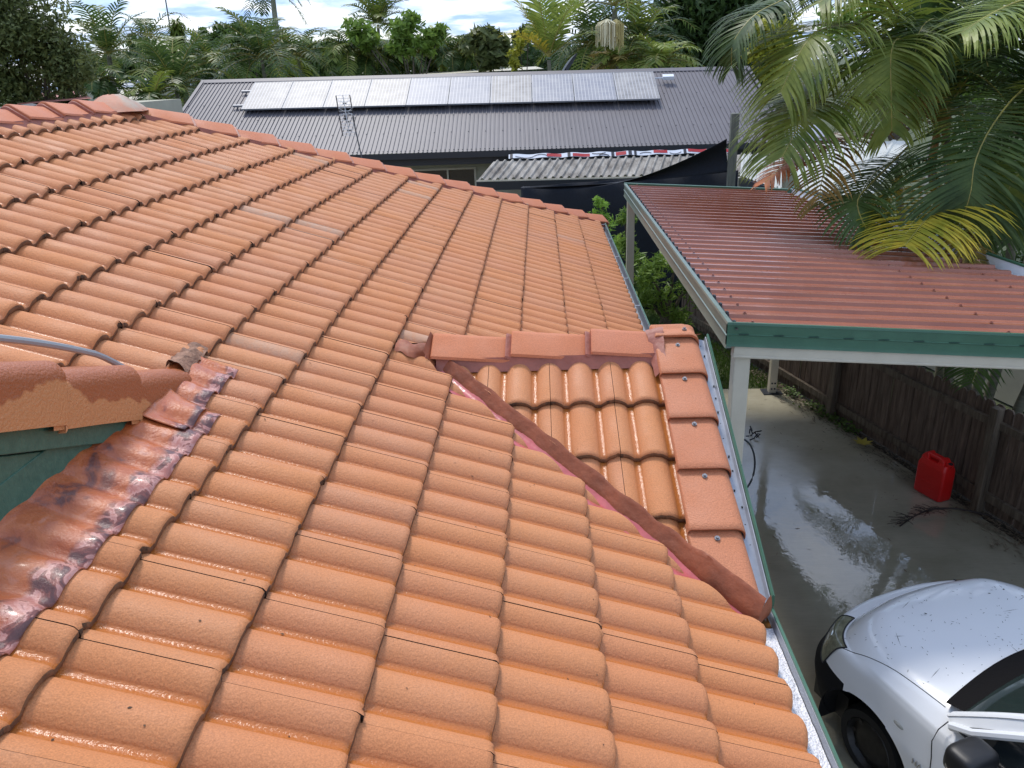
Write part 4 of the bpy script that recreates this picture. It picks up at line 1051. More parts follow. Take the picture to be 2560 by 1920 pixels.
for side in (0, 1):
    f = (lambda v: v) if side == 0 else (lambda v: CW - v)
    sgn = -1 if side == 0 else 1
    A0 = cl(.14, f(.085), .915); A1 = cl(-.66, f(.255), 1.43)
    b = M(); b.grid(lambda u, v: A0.lerp(A1, u) + V((0, 0, .05 * math.sin(math.pi * u))) + crt * (-sgn) * (.075 * v - .012) + V((0, 0, .028 * math.sin(math.pi * v) ** .8)) - ch * .02 * v, 14, 6); b.build('pillar', CARP, car, smooth=True)
    b = M(); b.tube([cl(.09, f(.052), .90), cl(-.03, f(.058), .965), cl(-.22, f(.11), 1.105), cl(-.60, f(.222), 1.372), cl(-.95, f(.232), 1.395)], .024, 8); b.build('door_frame', CARP, car, smooth=True)
    LA = [A0.lerp(A1, t) + V((0, 0, .05 * math.sin(math.pi * t))) + crt * (sgn * .006) for t in [i / 10 for i in range(11)]]
    LB = [cl(.08, f(.054), .905), cl(-.03, f(.060), .965), cl(-.22, f(.112), 1.105), cl(-.60, f(.224), 1.372)]
    b = M(); b.grid(lambda u, v: catm0(LA, u).lerp(catm0(LB, u), v), 14, 2); b.build('door_frame', CARP, car, smooth=True); b = M(); b.tube(LA, .0045, 5); b.build('door_gap', GAPM, car, smooth=True)
    # cant rail and roof edge
    b = M(); b.grid(lambda u, v: cl(-.64 - 1.5 * u, f(.245 + .05 * v), 1.435 + .03 * v - .05 * u * u), 10, 2); b.build('roof_rail', CARP, car, smooth=True)
    # side glass
    b = M(); q = [cl(.0, f(.055), .93), cl(-.60, f(.235), 1.36), cl(-.95, f(.24), 1.38), cl(-.95, f(.03), .93)]
    b.add(q, [(0, 1, 2, 3)]); b.add([p + crt * .004 * -sgn for p in q], [(3, 2, 1, 0)]); b.build('side_window', GLASSD, car)
    b = M(); q = [cl(-1.03, f(.03), .93), cl(-1.03, f(.24), 1.38), cl(-1.7, f(.24), 1.33), cl(-1.95, f(.04), .95)]
    b.add(q, [(0, 1, 2, 3)]); b.add([p + crt * .004 * -sgn for p in q], [(3, 2, 1, 0)]); b.build('side_window', GLASSD, car)
    b = M(); b.tube([cl(.05, f(.045), .925), cl(-.95, f(.02), .925), cl(-1.95, f(.03), .945)], .012, 6); b.tube([cl(.05, f(.045), .925), cl(-.60, f(.225), 1.375), cl(-.95, f(.232), 1.395), cl(-1.7, f(.232), 1.345), cl(-1.95, f(.03), .95)], .012, 6)
    b.tube([cl(-.99, f(.025), .93), cl(-.99, f(.235), 1.39)], .026, 6); b.build('window_seal', BLACKP, car, smooth=True)
    # door gaps
    b = M(); y = f(-.019)
    b.tube([cl(.115, f(.06), .905), cl(.125, f(.012), .86), cl(.13, f(-.012), .78), cl(.11, f(-.016), .68)] + [cl(.10 - .02 * i, f(-.0195 + (.006 if i > 4 else 0)), .60 - .06 * i) for i in range(7)], .0032, 5); b.build('door_gap', GAPM, car, smooth=True)
    # mirror
    mc = cl(-.16, f(-.115), .985); mir = M()
    def fm_(u, v):
        a = 2 * math.pi * u; p = math.pi * v
        x = math.sin(p) * math.cos(a); y_ = math.sin(p) * math.sin(a); z_ = math.cos(p)
        sp_ = lambda t: math.copysign(abs(t) ** .5, t)
        return mc + ch * (.085 * sp_(x)) + crt * (.115 * sp_(y_)) + V((0, 0, .078 * sp_(z_)))
    mir.grid(fm_, 24, 14); mm = mir.build('mirror', BLACKP, car, smooth=True)
    b = M(); b.beam(mc, cl(-.10, f(.03), .935), .07, .035); b.build('mirror_arm', BLACKP, mm, bevel=.006)
    # side repeater
    c = cl(.335, f(-.020), .70); b = M()
    b.grid(lambda u, v: c + ch * (.036 * v * math.cos(2 * math.pi * u)) + V((0, 0, .016 * v * math.sin(2 * math.pi * u))) + crt * (sgn * (.007 - .006 * v * v)), 16, 4)
    b.build('side_indicator', mat('repeater' + str(side), (.45, .46, .44), .15, coat=1), car, smooth=True)
# metal badge letters low on the front wing (only the upper halves of H and A show)
BD = mat('chrome_badge', (.55, .56, .58), .18, metal=.9)
b = M(); c = cl(.205, -.0225, .565)
def bar(u0, w0, u1, w1): b.beam(c + ch * u0 + V((0, 0, w0)), c + ch * u1 + V((0, 0, w1)), .005, .008, up=crt)
bar(0, -.018, 0, .018); bar(-.022, -.018, -.022, .018); bar(0, 0, -.022, 0); bar(-.032, -.018, -.045, .018); bar(-.045, .018, -.058, -.018)
b.build('badge', BD, car)
# roof panel
b = M(); b.grid(lambda u, v: cl(-.60 - 1.6 * u, .285 + (CW - .57) * v, 1.465 + .045 * math.sin(math.pi * v) - .06 * u * u), 12, 10); b.build('roof_panel', CARP, car, smooth=True)
b = M(); b.grid(lambda u, v: cl(-2.2 - .2 * v, .30 + (CW - .60) * u, 1.40 - .48 * v), 8, 4); b.build('rear_window', GLASSD, car, smooth=True)
for side in (0, 1):
    f = (lambda v: v) if side == 0 else (lambda v: CW - v)
    b = M(); b.grid(lambda u, v: cl(-1.72 - .65 * u, f(.25 - .13 * v), 1.42 - .46 * v - .03 * u), 6, 6); b.build('pillar', CARP, car, smooth=True)
# loose leaf bits and twigs lying on the bonnet
b = M(); rnd = random.Random(77)
for i in range(260):
    u = rnd.uniform(.22, 1.1); v = rnd.uniform(.15, 1.5); p, nn = drop_on(body, u, v)
    if p.z < ZG + .6: continue
    a = rnd.random() * 3.14; L = rnd.choice((.004, .006, .008, .012)) if i > 12 else rnd.uniform(.03, .07); wd = .0018 if i > 12 else .0015
    if i in (40, 41, 42, 43, 44, 45): L = .011; wd = .006
    d = V((math.cos(a), math.sin(a), 0)); d = (d - nn * d.dot(nn)).normalized(); s_ = d.cross(nn) * wd
    p = p + nn * .0015; b.add([p - d * L, p + s_, p + d * L, p - s_], [(0, 1, 2, 3)])
tag(b.build('leaf_specks', mat('leaf_specks', (.045, .04, .032), .8), fix=False), 'tiny dark leaf bits scattered over the white car bonnet', 'leaf litter', kind='stuff')

#__PART3__

# ------------------------------------------------------------------ NEIGHBOURING HOUSE WITH SOLAR PANELS
D_ = lambda x, y: (x / .864, y / .864)
RIBG = mat('ribbed_grey_steel', (.125, .115, .125), .52, spec=.5, var=.07, vscale=1.2)
eL = atY(*D_(323, 348), 17.4); eR = atY(*D_(1712, 306), 17.4); rL = atY(*D_(440, 176), 21.6); rR = atY(*D_(1614, 146), 21.6)
nh = thing('neighbour_house', V((-2.5, 20, ZG)), 'long low house with grey ribbed metal roof and cream wall behind the tiled roof', 'house')
Ux = (rL - eL); slope_len = Ux.length; ev = (eR - eL); ew = ev.length; evn = ev.normalized()
rn = evn.cross(Ux).normalized()
if rn.z < 0: rn = -rn
profg = [(0, 0), (.052, 0), (.062, .022), (.080, .022), (.090, 0)]
def quad_ribbed(b, P00, P10, P01, P11, nrm, pitch, prof, jag=0):
    """P00-P10 lower edge, P01-P11 upper edge; ribs go from lower to upper edge"""
    W_ = (P10 - P00).length; n = int(W_ / pitch); vs = []
    for i in range(n):
        for dv, h in prof:
            t = (i * pitch + dv) / W_; vs.append(P00.lerp(P10, t) + nrm * h); vs.append(P01.lerp(P11, t) + nrm * h)
    b.add(vs, [(2 * i, 2 * i + 1, 2 * i + 3, 2 * i + 2) for i in range(len(vs) // 2 - 1)])
b = M(); quad_ribbed(b, eL, eR, rL, rR, rn, .108, profg); b.build('roof', RIBG, nh, smooth=25)
b = M(); bk = V((0, 4.4, -1.85)); b.add([rL, rR, rR + bk, rL + bk], [(0, 1, 2, 3)]); b.build('roof', RIBG, nh)
b = M(); sdn = (eL - rL).normalized()
sweep(b, rL + V((-.05, 0, 0)), rR + V((.05, 0, 0)), V((0, 1, 0)), [(-.17, -.045), (-.165, -.035), (-.02, .045), (.02, .045), (.17, -.03), (.17, -.06), (0, .02)]); b.build('ridge_cap', RIBG, nh)
for a_, c_ in ((eL, rL), (eR, rR)):
    b = M(); b.beam(a_ + rn * .01, c_ + rn * .01, .09, .07, up=rn); b.build('verge_trim', RIBG, nh)
b = M(); sc = mat('roof_screw_grey', (.05, .05, .055), .5)
for s_ in (.015, .22, .43, .64):
    for i in range(0, int(ew / .108)):
        if s_ > .02 and i % 4 == 2: continue
        if s_ > .02 and i % 2: continue
        p = eL.lerp(eR, (i * .108 + .071) / ew).lerp(rL.lerp(rR, (i * .108 + .071) / ew), s_) + rn * .022
        b.box(p, .022, .022, .022)
b.build('roof_screws', sc, nh)['kind'] = 'stuff'
b = M(); y_ = V((0, -.07, 0))
sweep(b, eL + V((-.05, 0, 0)), eR + V((.05, 0, 0)), V((0, 1, 0)), [(-.13, .015), (-.13, -.13), (.02, -.14), (.02, -.30), (.04, -.30), (.04, -.05), (-.02, -.04), (-.11, -.11), (-.118, .015)]); b.build('gutter', mat('charcoal_gutter', (.030, .032, .038), .4), nh)
wy = 18.05
b = M(); wx0, wx1 = eL.x + .4, eR.x - .3
wl = atY(*D_(895, 364), wy); wr_ = atY(*D_(1028, 392), wy)           # window opening
wl = V((-3.95, wy, -.22)); wr_ = V((atY(*D_(1026, 365), wy).x, wy, -.22))
wz0, wz1 = -1.2, atY(*D_(990, 364), wy).z
b.box(((wx0 + wl.x) / 2, wy + .05, (ZG + .0) / 2), wl.x - wx0, .1, -ZG); b.box(((wr_.x + wx1) / 2, wy + .05, ZG / 2), wx1 - wr_.x, .1, -ZG)
b.box(((wl.x + wr_.x) / 2, wy + .05, (wz1 + 0) / 2), wr_.x - wl.x, .1, -wz1); b.box(((wl.x + wr_.x) / 2, wy + .05, (ZG + wz0) / 2), wr_.x - wl.x, .1, wz0 - ZG)
b.build('wall', CREAMWALL, nh)
b = M(); b.box((wx0 + .05, 21.5, ZG / 2), .1, 7, -ZG); b.build('wall', CREAMWALL, nh)
b = M(); b.box((wx1 - .05, 21.5, ZG / 2), .1, 7, -ZG); b.build('wall', CREAMWALL, nh)
win = M(); fw_ = .045
for x in (wl.x, (wl.x * .45 + wr_.x * .55), wr_.x): win.box((x, wy - .012, (wz0 + wz1) / 2), fw_, .05, wz1 - wz0 + fw_)
win.box(((wl.x + wr_.x) / 2, wy - .014, wz1), wr_.x - wl.x, .05, fw_); win.box(((wl.x + wr_.x) / 2, wy - .014, wz0), wr_.x - wl.x, .05, fw_)
wo = win.build('window', CREAM, nh); b = M(); b.box(((wl.x + wr_.x) / 2, wy + .03, (wz0 + wz1) / 2), wr_.x - wl.x, .01, wz1 - wz0); b.build('pane', GLASSD, wo)
# panels
pn = rn; P0 = eL + rn * .14
def onroof(x, y, up=.14): return onp(*D_(x, y), eL + rn * up, rn)
bl_, br_, tl_, tr_ = onroof(520, 236), onroof(1427, 213), onroof(550, 178), onroof(1411, 154)
def cell_mat(name, c, dirt):
    m = bpy.data.materials.new(name); m.use_nodes = True; n = m.node_tree.nodes; l = m.node_tree.links; b_ = n['Principled BSDF']
    at = n.new('ShaderNodeAttribute'); at.attribute_name = 'tint'; sp = n.new('ShaderNodeSeparateColor'); l.new(at.outputs['Color'], sp.inputs[0])
    def stripes(sock, k2, lo, hi):
        a = n.new('ShaderNodeMath'); a.operation = 'MULTIPLY'; a.inputs[1].default_value = k2; l.new(sock, a.inputs[0])
        f = n.new('ShaderNodeMath'); f.operation = 'FRACT'; l.new(a.outputs[0], f.inputs[0])
        g = n.new('ShaderNodeMath'); g.operation = 'LESS_THAN'; g.inputs[1].default_value = lo; l.new(f.outputs[0], g.inputs[0]); return g.outputs[0]
    s1 = stripes(sp.outputs[0], 12, .22, 1); s2_ = stripes(sp.outputs[1], 10, .03, 1)
    mx_ = n.new('ShaderNodeMath'); mx_.operation = 'MAXIMUM'; l.new(s1, mx_.inputs[0]); l.new(s2_, mx_.inputs[1])
    nz = n.new('ShaderNodeTexNoise'); nz.inputs['Scale'].default_value = 3; nz.inputs['Detail'].default_value = 6; t = n.new('ShaderNodeTexCoord'); l.new(t.outputs['Object'], nz.inputs['Vector'])
    m1 = n.new('ShaderNodeMix'); m1.data_type = 'RGBA'; l.new(mx_.outputs[0], m1.inputs[0]); m1.inputs[6].default_value = (*c, 1); m1.inputs[7].default_value = (.36, .37, .40, 1)
    m2 = n.new('ShaderNodeMix'); m2.data_type = 'RGBA'; mm_ = n.new('ShaderNodeMath'); mm_.operation = 'MULTIPLY'; mm_.inputs[1].default_value = dirt; l.new(nz.outputs['Fac'], mm_.inputs[0]); l.new(mm_.outputs[0], m2.inputs[0]); l.new(m1.outputs[2], m2.inputs[6]); m2.inputs[7].default_value = (.52, .49, .45, 1)
    l.new(m2.outputs[2], b_.inputs['Base Color']); b_.inputs['Roughness'].default_value = .45; b_.inputs['Specular IOR Level'].default_value = .5
    return m
CB = cell_mat('cells_blue', (.10, .12, .18), .6); CG = cell_mat('cells_grey', (.07, .07, .08), .8); CBr = cell_mat('cells_brown', (.07, .06, .055), .85)
ALU = mat('aluminium', (.30, .31, .33), .5, metal=.3); ALU2 = mat('bright_aluminium', (.75, .76, .78), .3, metal=.3)
kinds = [CG, CG, CG, CBr, CB, CB, CBr, CB, CB, CG]
ptxt = ['leftmost dusty grey solar panel, beside the bare rail ends', 'dusty grey solar panel second from the left end of the row', 'dusty grey solar panel third from the left, behind the near TV aerial', 'brownish dusty solar panel fourth from the left end', 'bluish solar panel fifth from the left, next to the brownish one', 'bluish solar panel sixth from the left, beside the dark gridded one', 'dark brown gridded solar panel between two bluish ones', 'bluish solar panel just right of the dark brown gridded one', 'bluish solar panel second from the right end of the row', 'rightmost greyish solar panel, next to the small white box']
for i in range(10):
    t0, t1 = (i + .008) / 10, (i + .992) / 10
    q = [bl_.lerp(br_, t0), bl_.lerp(br_, t1), tl_.lerp(tr_, t1), tl_.lerp(tr_, t0)]
    c = sum(q, V()) / 4
    pt = thing('solar_panel', c, ptxt[i], 'solar panel', 'solar panels in a row on the neighbouring roof')
    b = M(); up_ = rn * .002
    ins = [c + (p - c) * V((1, 1, 1)).x for p in q]
    X = (q[1] - q[0]).normalized(); Y_ = (q[3] - q[0]).normalized(); fw2 = .012
    qi = [q[0] + X * fw2 + Y_ * fw2, q[1] - X * fw2 + Y_ * fw2, q[2] - X * fw2 - Y_ * fw2, q[3] + X * fw2 - Y_ * fw2]
    b.c = []
    b.add(qi, [(0, 1, 2, 3)], 0, [(0, 0, 0, 1), (1, 0, 0, 1), (1, 1, 0, 1), (0, 1, 0, 1)]); b.build('cells', kinds[i], pt, fix=False)
    b = M(); vs = [p + rn * .006 for p in q] + [p + rn * .006 for p in qi] + [p - rn * .034 for p in q] + [p - rn * .002 for p in qi]
    b.add(vs, [(k2, (k2 + 1) % 4, 4 + (k2 + 1) % 4, 4 + k2) for k2 in range(4)] + [(k2, 8 + k2, 8 + (k2 + 1) % 4, (k2 + 1) % 4) for k2 in range(4)] + [(4 + k2, 4 + (k2 + 1) % 4, 12 + (k2 + 1) % 4, 12 + k2) for k2 in range(4)] + [(11, 10, 9, 8)]); b.build('frame', ALU, pt)
for nm_, sx, sy, ex_, ey_, lab in (('u', 522, 198, 1412, 172, 'upper aluminium rail under the solar panels'), ('l', 503, 229, 1420, 204, 'lower aluminium rail under the solar panels')):
    p0 = onroof(sx, sy, .075); p1 = onroof(ex_, ey_, .075)
    rt = thing('mounting_rail', p0, lab + ' sticking out at their left', 'rail', 'aluminium rails under the solar panels')
    b = M(); b.beam(p0, p1, .05, .05, up=rn); b.build('rail', ALU, rt)
    for t in (.01, .2, .4, .6, .8, .99):
        b = M(); p = p0.lerp(p1, t); b.beam(p - rn * .07, p - rn * .02, .03, .03, up=V((1, 0, 0))); b.build('foot', ALU, rt)
ib = onroof(1443, 168, .06); it = thing('isolator_box', ib, 'small white box on the grey metal roof right of the panels', 'box')
b = M(); b.box(ib + rn * .02, .30, .16, .10, evn, rn.cross(evn), rn); b.build('box', WHITEP, it, bevel=.01)
b = M(); b.tube([ib + evn * -.45, ib + evn * -.14], .018, 6); b.build('conduit', WHITEP, it)
# satellite dish on the ridge
dc = atY(1413, 163, 22.2); dish = thing('satellite_dish', atY(1402, 190, 22.2), 'dark grey satellite dish on the grey roof ridge', 'satellite dish')
b = M(); da = V((.72, -.15, -.55)).normalized(); du = V((.55, .1, .72)).normalized(); dv = da.cross(du)
def fdish(u, v):
    a = 2 * math.pi * u; return dc + du * (.46 * v * math.cos(a)) + dv * (.40 * v * math.sin(a)) + da * (.10 * v * v)
b.grid(fdish, 24, 5); b.build('reflector', mat('dish_grey', (.075, .085, .10), .5), dish, smooth=True)
b = M(); b.tube([V(dish.location), dc - V((0, 0, .25)), dc], .022, 6); b.tube([dc - du * .4, dc + da * .30 - du * .55], .012, 5); b.build('arm', DARKM, dish)
# TV aerials
def aerial(name, label, top, W_, H_, mast_z, ax, s=1):
    t = thing(name, V((top.x, top.y, mast_z)), label, 'TV aerial', 'TV aerials')
    lean = V((.055, 0, 0)); X = V(ax).normalized(); Y_ = V((0, 0, 1)).cross(X)
    at_ = lambda u, z: top + X * u + V((0, 0, -z)) + lean * z
    b = M(); b.tube([at_(0, 0), at_(0, H_)], .008 * s, 5); b.build('boom', ALU2, t)
    for u in (-W_ / 2, W_ / 2):
        b = M(); b.beam(at_(u, 0 if u > 0 else 0), at_(u, H_ * .46), .018 * s, .014 * s); b.beam(at_(u, H_ * .50), at_(u, H_), .018 * s, .014 * s); b.build('reflector_bar', BLACKP, t)
    n = 13
    for i in range(n + 1):
        b = M(); z = H_ * i / n; b.tube([at_(-W_ / 2, z) + Y_ * .0, at_(W_ / 2, z)], .0035 * s, 4); b.build('reflector_wire', ALU2, t)
    for z in (.2, .42, .66, .88):
        b = M()
        for sg in (-1, 1):
            for dz in (-.07, .07):
                b.tube([at_(sg * .012, H_ * z) + Y_ * .08, at_(sg * W_ * .55, H_ * z + dz) + Y_ * .10], .0035 * s, 4)
        b.build('dipole', ALU2, t); b = M(); b.box(at_(0, H_ * z) + Y_ * .06, .05 * s, .05, .02 * s); b.build('dipole_mount', BLACKP, t)
    b = M(); b.box(at_(-.02, H_ * .56) + Y_ * .05, .05 * s, .05, .08 * s); b.build('balun', BLACKP, t)
    b = M(); b.tube([at_(W_ / 2 - .01, H_ * .55), at_(W_ / 2 + .03, H_ + .45), V((top.x + W_ / 2 + .06 + (H_ + .3) * .08, top.y, mast_z))], .011 * s, 6); b.build('mast', mat('mast_grey' + name + str(s), (.12, .13, .14), .4, metal=.5), t)
    return t
aerial('tv_aerial', 'TV aerial of silver wires with black bars standing in front of the solar panels', atY(857, 238, 12.0), .235, .66, -.2, (1, .1, 0))
aerial('tv_aerial', 'small pale TV aerial standing among the palms beyond the solar roof', atY(993, 110, 33.0), .62, 1.75, -2.0, (1, .0, 0), 2.2)
def pole(name, label, x0, y0, x1, y1, Y, r_, m_, cat):
    b = M(); b.tube([atY(x0, y0, Y), atY(x1, y1, Y), V((*atY(x1, y1, Y).xy, ZG))], r_, 6); o = b.build(name, m_, smooth=True); tag(o, label, cat); return o
MG = mat('mast_metal', (.14, .15, .16), .5)
pole('radio_mast', 'thin tall radio mast rising behind the spiky cabbage palm', 412, -12, 424, 62, 42, .035, MG, 'mast')
pole('radio_mast', 'short thin mast against the sky between palm groups', 1113, 85, 1116, 128, 45, .03, MG, 'mast')

# ------------------------------------------------------------------ PATIO AWNING, BANNER, SHADE SAIL, POSTS
aw = thing('patio_awning', V((0, 16, ZG)), 'lean-to patio roof of dirty grey corrugated sheets with a dark front beam', 'awning')
FIB = mat('dirty_fibro', (.10, .085, .07), .8, col2=(.42, .39, .34), vscale=2.2, detail=8, stretch=(2.4, .7, 1), bump=.6, bscale=30, dist=.01)
aFL = atZ(*D_(1032, 389), -.42); aBL = atY(*D_(1066, 349), 16.95)
aFR = aFL + V((6.6, -.30, -.05)); aBR = aBL + V((6.6, -.2, -.05))
an = (aFR - aFL).cross(aBL - aFL).normalized()
if an.z < 0: an = -an
pf = [(0, 0), (.055, 0), (.085, .045), (.115, .045), (.145, 0)]
b = M(); quad_ribbed(b, aFL, aFR, aBL, aBR, an, .178, pf); b.build('roof_sheet', FIB, aw, smooth=20)
b = M(); b.beam(aFL - V((.03, .05, .015)), aFR - V((0, .05, .015)), .03, .03); b.build('front_trim', CREAM, aw)
b = M(); b.beam(aFL - V((.03, .03, .13)), aFR - V((0, .03, .13)), .05, .19); b.build('front_beam', mat('charcoal_beam', (.022, .025, .03), .4), aw)
for t in (.02, .5, .98):
    b = M(); p = aFL.lerp(aFR, t); b.box((p.x, p.y + .05, (ZG + p.z - .2) / 2), .09, .09, p.z - .2 - ZG); b.build('post', DARKM, aw)
# banner lying at the back of the awning: bits of large red, black and white lettering
bn = M(); q0 = aBL.lerp(aBR, .055) + V((0, -.16, .055)); q1 = aBL.lerp(aBR, .86) + V((0, -.16, .055))
def fb(u, v): return q0.lerp(q1, u) + V((0, .16 + .10 * v, .085 * v + .0)) + V((0, 0, .012 * math.sin(u * 50)))
bn.grid(fb, 120, 3)
WB_ = mat('banner_white', (.68, .70, .74), .4); ban = bn.build('banner', WB_, smooth=True); tag(ban, 'crumpled white banner with red and black lettering lying along the awning top', 'banner')
RB = mat('banner_red', (.42, .015, .02), .4); KB = mat('banner_black', (.02, .02, .03), .4)
def strip(u0, u1, v0, v1, m_, curve=0, nm='print'):
    b = M(); b.grid(lambda u, v: fb(u0 + (u1 - u0) * u, max(0, min(1, v0 + (v1 - v0) * v + curve * (4 * u * (1 - u) - .5)))) + V((0, -.004, .006)), 14, 1); b.build(nm, m_, ban)
for u0, u1, v0, v1, m_, c in ((.006, .018, 0, 1, KB, 0), (.03, .11, .15, .30, KB, -.3), (.11, .17, .5, .66, KB, .3), (.17, .235, .2, .9, RB, .1), (.175, .23, .02, .14, KB, 0), (.262, .275, 0, 1, KB, 0), (.285, .36, .05, .75, RB, 0), (.37, .43, .5, .66, KB, -.3), (.40, .445, .1, .3, KB, .2), (.455, .468, 0, 1, KB, 0), (.475, .52, .1, .9, RB, 0), (.53, .545, 0, 1, KB, .0), (.555, .566, 0, 1, KB, 0), (.58, .63, .45, .6, KB, .3), (.64, .70, .3, .95, RB, -.1), (.71, .76, .2, .35, KB, -.3), (.77, .782, 0, 1, KB, 0), (.79, .87, .35, 1, RB, 0), (.88, .94, .4, .55, KB, .3), (.955, .985, .1, .9, RB, 0)):
    strip(u0, u1, v0, v1, m_, c)
# timber posts and shade cloth
def tpost(name, x, ytop, Y, w_, m_, label):
    p = atY(x, ytop, Y); b = M(); b.box((p.x, p.y, (p.z + ZG) / 2), w_, w_, p.z - ZG); o = b.build(name, m_, bevel=.01); tag(o, label, 'post'); return p
GP = wood('grey_pole', (.10, .11, .09), (.20, .20, .16))
ptop = tpost('timber_post', 1838, 283, 10.4, .115, GP, 'tall weathered grey timber post holding the dark shade sail')
tpost('timber_post', 1363, 478, 15.6, .10, mat('yellow_timber', (.42, .25, .09), .6, var=.15), 'short yellowish timber post under the patio awning')
NAVY = mat('shade_cloth', (.006, .009, .016), .85, var=.3, vscale=30)
sA = ptop + V((-.10, .0, -.36)); 
def fsail(u, v):
    top = sA.lerp(atY(*D_(1135, 404), 12.6), u) - V((0, 0, .30 * math.sin(math.pi * u) ** .9)) if True else None
    low = atY(1825, 430, 10.5).lerp(atY(*D_(1125, 406), 12.6), u) - V((0, 0, .04 * math.sin(math.pi * u)))
    return top.lerp(low, v) + V((0, .12 * math.sin(math.pi * v), 0))
b = M(); b.grid(fsail, 40, 10); so_ = b.build('shade_sail', NAVY, smooth=True); tag(so_, 'dark navy shade sail sweeping down from the tall grey post', 'shade sail'); md = so_.modifiers.new('t', 'SOLIDIFY'); md.thickness = .004
sc0 = atY(*D_(1125, 404), 12.9); sc1 = atY(1845, 425, 10.75)
b = M(); b.grid(lambda u, v: sc0.lerp(sc1, u) * (1) + V((0, .03 * math.sin(u * 30), 0)) - V((0, 0, (sc0.lerp(sc1, u).z - ZG - .1) * v)), 40, 4)
so_ = b.build('shade_screen', NAVY, smooth=True); tag(so_, 'dark shade cloth screen hanging behind the carport', 'screen'); md = so_.modifiers.new('t', 'SOLIDIFY'); md.thickness = .004
# white ribbed patio roof behind the palm
WR = mat('white_ribbed', (.50, .50, .45), .4, var=.12, vscale=3)
wp = thing('white_patio_roof', V((5.5, 15, ZG)), 'white ribbed patio roof glimpsed through the palm fronds', 'patio roof')
k4 = .94
w0 = atZ(2006, 474, .0); w1 = atZ(2200, 500, .0); w2 = atZ(2330, 350, .10); w3 = atZ(1965, 360, .10)
b = M(); quad_ribbed(b, w0, w1, w3, w2, V((0, 0, 1)), .15, [(0, 0), (.07, 0), (.085, .03), (.11, .03), (.125, 0)]); b.build('roof_sheet', WR, wp, smooth=20)
b = M(); w4 = atZ(1850, 440, -.1); w5 = atZ(1960, 476, -.1); w6 = atZ(1960, 390, .0); w7 = atZ(1855, 385, 0.0)
quad_ribbed(b, w4, w5, w7, w6, V((0, 0, 1)), .15, [(0, 0), (.07, 0), (.085, .03), (.11, .03), (.125, 0)]); b.build('roof_sheet', WR, wp, smooth=20)
for p in (w0, w1, w2, w3, w4, w5):
    b = M(); b.box((p.x, p.y, (ZG + p.z) / 2 - .01), .09, .09, p.z - ZG - .02); b.build('post', CREAM, wp)
b = M(); b.beam(w0 - V((0, .04, .09)), w1 - V((0, .04, .09)), .05, .14); b.beam(w4 - V((0, .04, .09)), w5 - V((0, .04, .09)), .05, .14); b.build('front_beam', DARKM, wp)
# cream rendered wall beyond the fence on the right
b = M(); wc = fo + fs_ * 2.3; b.beam(wc + fd * -9 + V((0, 0, (ZG - .9) / 2)), wc + fd * 4.2 + V((0, 0, (ZG - .9) / 2)), .14, -ZG - .9); o = b.build('garden_wall', mat('rendered_wall', (.50, .47, .38), .8, var=.07)); tag(o, 'low cream rendered wall beyond the paling fence and palm trunks', 'wall')
# dark wheeled bin beside the carport's far right corner
bp = atZ(2175, 560, -1.2); bp.z = ZG; bin_ = thing('wheelie_bin', bp, 'dark grey lidded bin glimpsed under the palm beside the carport', 'bin')
b = M(); b.prism([bp + V((-.24, -.28, .05)), bp + V((.24, -.28, .05)), bp + V((.24, .24, .05)), bp + V((-.24, .24, .05))], V((0, 0, .90))); b.build('body', DARKM, bin_, bevel=.02)
b = M(); b.prism([bp + V((-.28, -.33, .955)), bp + V((-.28, -.33, 1.0)), bp + V((-.28, .0, 1.06)), bp + V((-.28, .28, 1.03)), bp + V((-.28, .28, .955))], V((.56, 0, 0))); b.build('lid', BLACKP, bin_, bevel=.01)
# far roofs seen between the trees
def far_roof(name, label, pts, m_, wallm=CREAMWALL, th=None):
    pts = [V(p) for p in pts]; c = sum(pts, V()) / len(pts); t = thing(name, V((c.x, c.y, ZG)), label, 'house'); b = M()
    n = len(pts); b.add(pts, [tuple(range(n))]); b.build('roof', m_, t)
    lo = min(p.z for p in pts) - .1; xs = [p.x for p in pts]; yy = [p.y for p in pts]
    b = M(); b.box(((min(xs) + max(xs)) / 2, (min(yy) + max(yy)) / 2, (ZG + lo) / 2), (max(xs) - min(xs)) * .9, max(.5, (max(yy) - min(yy)) * .8), lo - ZG); b.build('wall', wallm, t); return t
CRF = mat('cream_sheet', (.55, .50, .36), .5, stretch=(6, 1, 1), var=.1, vscale=3); REDF = mat('far_red_tiles', (.40, .15, .11), .7, var=.2, vscale=5)
far_roof('far_house', 'house with cream metal roof between the thin palm and the solar roof', [atY(280, 262, 27), atY(400, 258, 27), atY(395, 219, 33), atY(306, 222, 33)], CRF)
far_roof('far_house', 'house with white metal roofs just above the cream one', [atY(300, 219, 36), atY(400, 214, 36), atY(372, 196, 42), atY(322, 198, 42)], WHITEP)
far_roof('far_house', 'house with faded red tiled roof behind the big leafy tree', [atY(40, 262, 14), atY(230, 246, 14), atY(190, 226, 19), atY(80, 232, 19)], REDF)
far_roof('far_house', 'house with a pale roof edge far behind the grey ridge', [atY(1020, 189, 30), atY(1360, 172, 30), atY(1340, 166, 35), atY(1060, 180, 35)], CRF)
far_roof('far_house', 'house with blue grey roof behind the palm above the carport', [atY(1960, 352, 21), atY(2080, 350, 21), atY(2060, 312, 26), atY(1960, 312, 26)], mat('blue_grey_roof', (.22, .23, .28), .5))
far_roof('far_house', 'house with dark roof ridge just left of the tiled ridge', [atX(-60, 300, -6.5), atX(95, 262, -6.5), atX(80, 258, -8), atX(-60, 278, -8)], mat('dark_roof', (.04, .042, .045), .6))

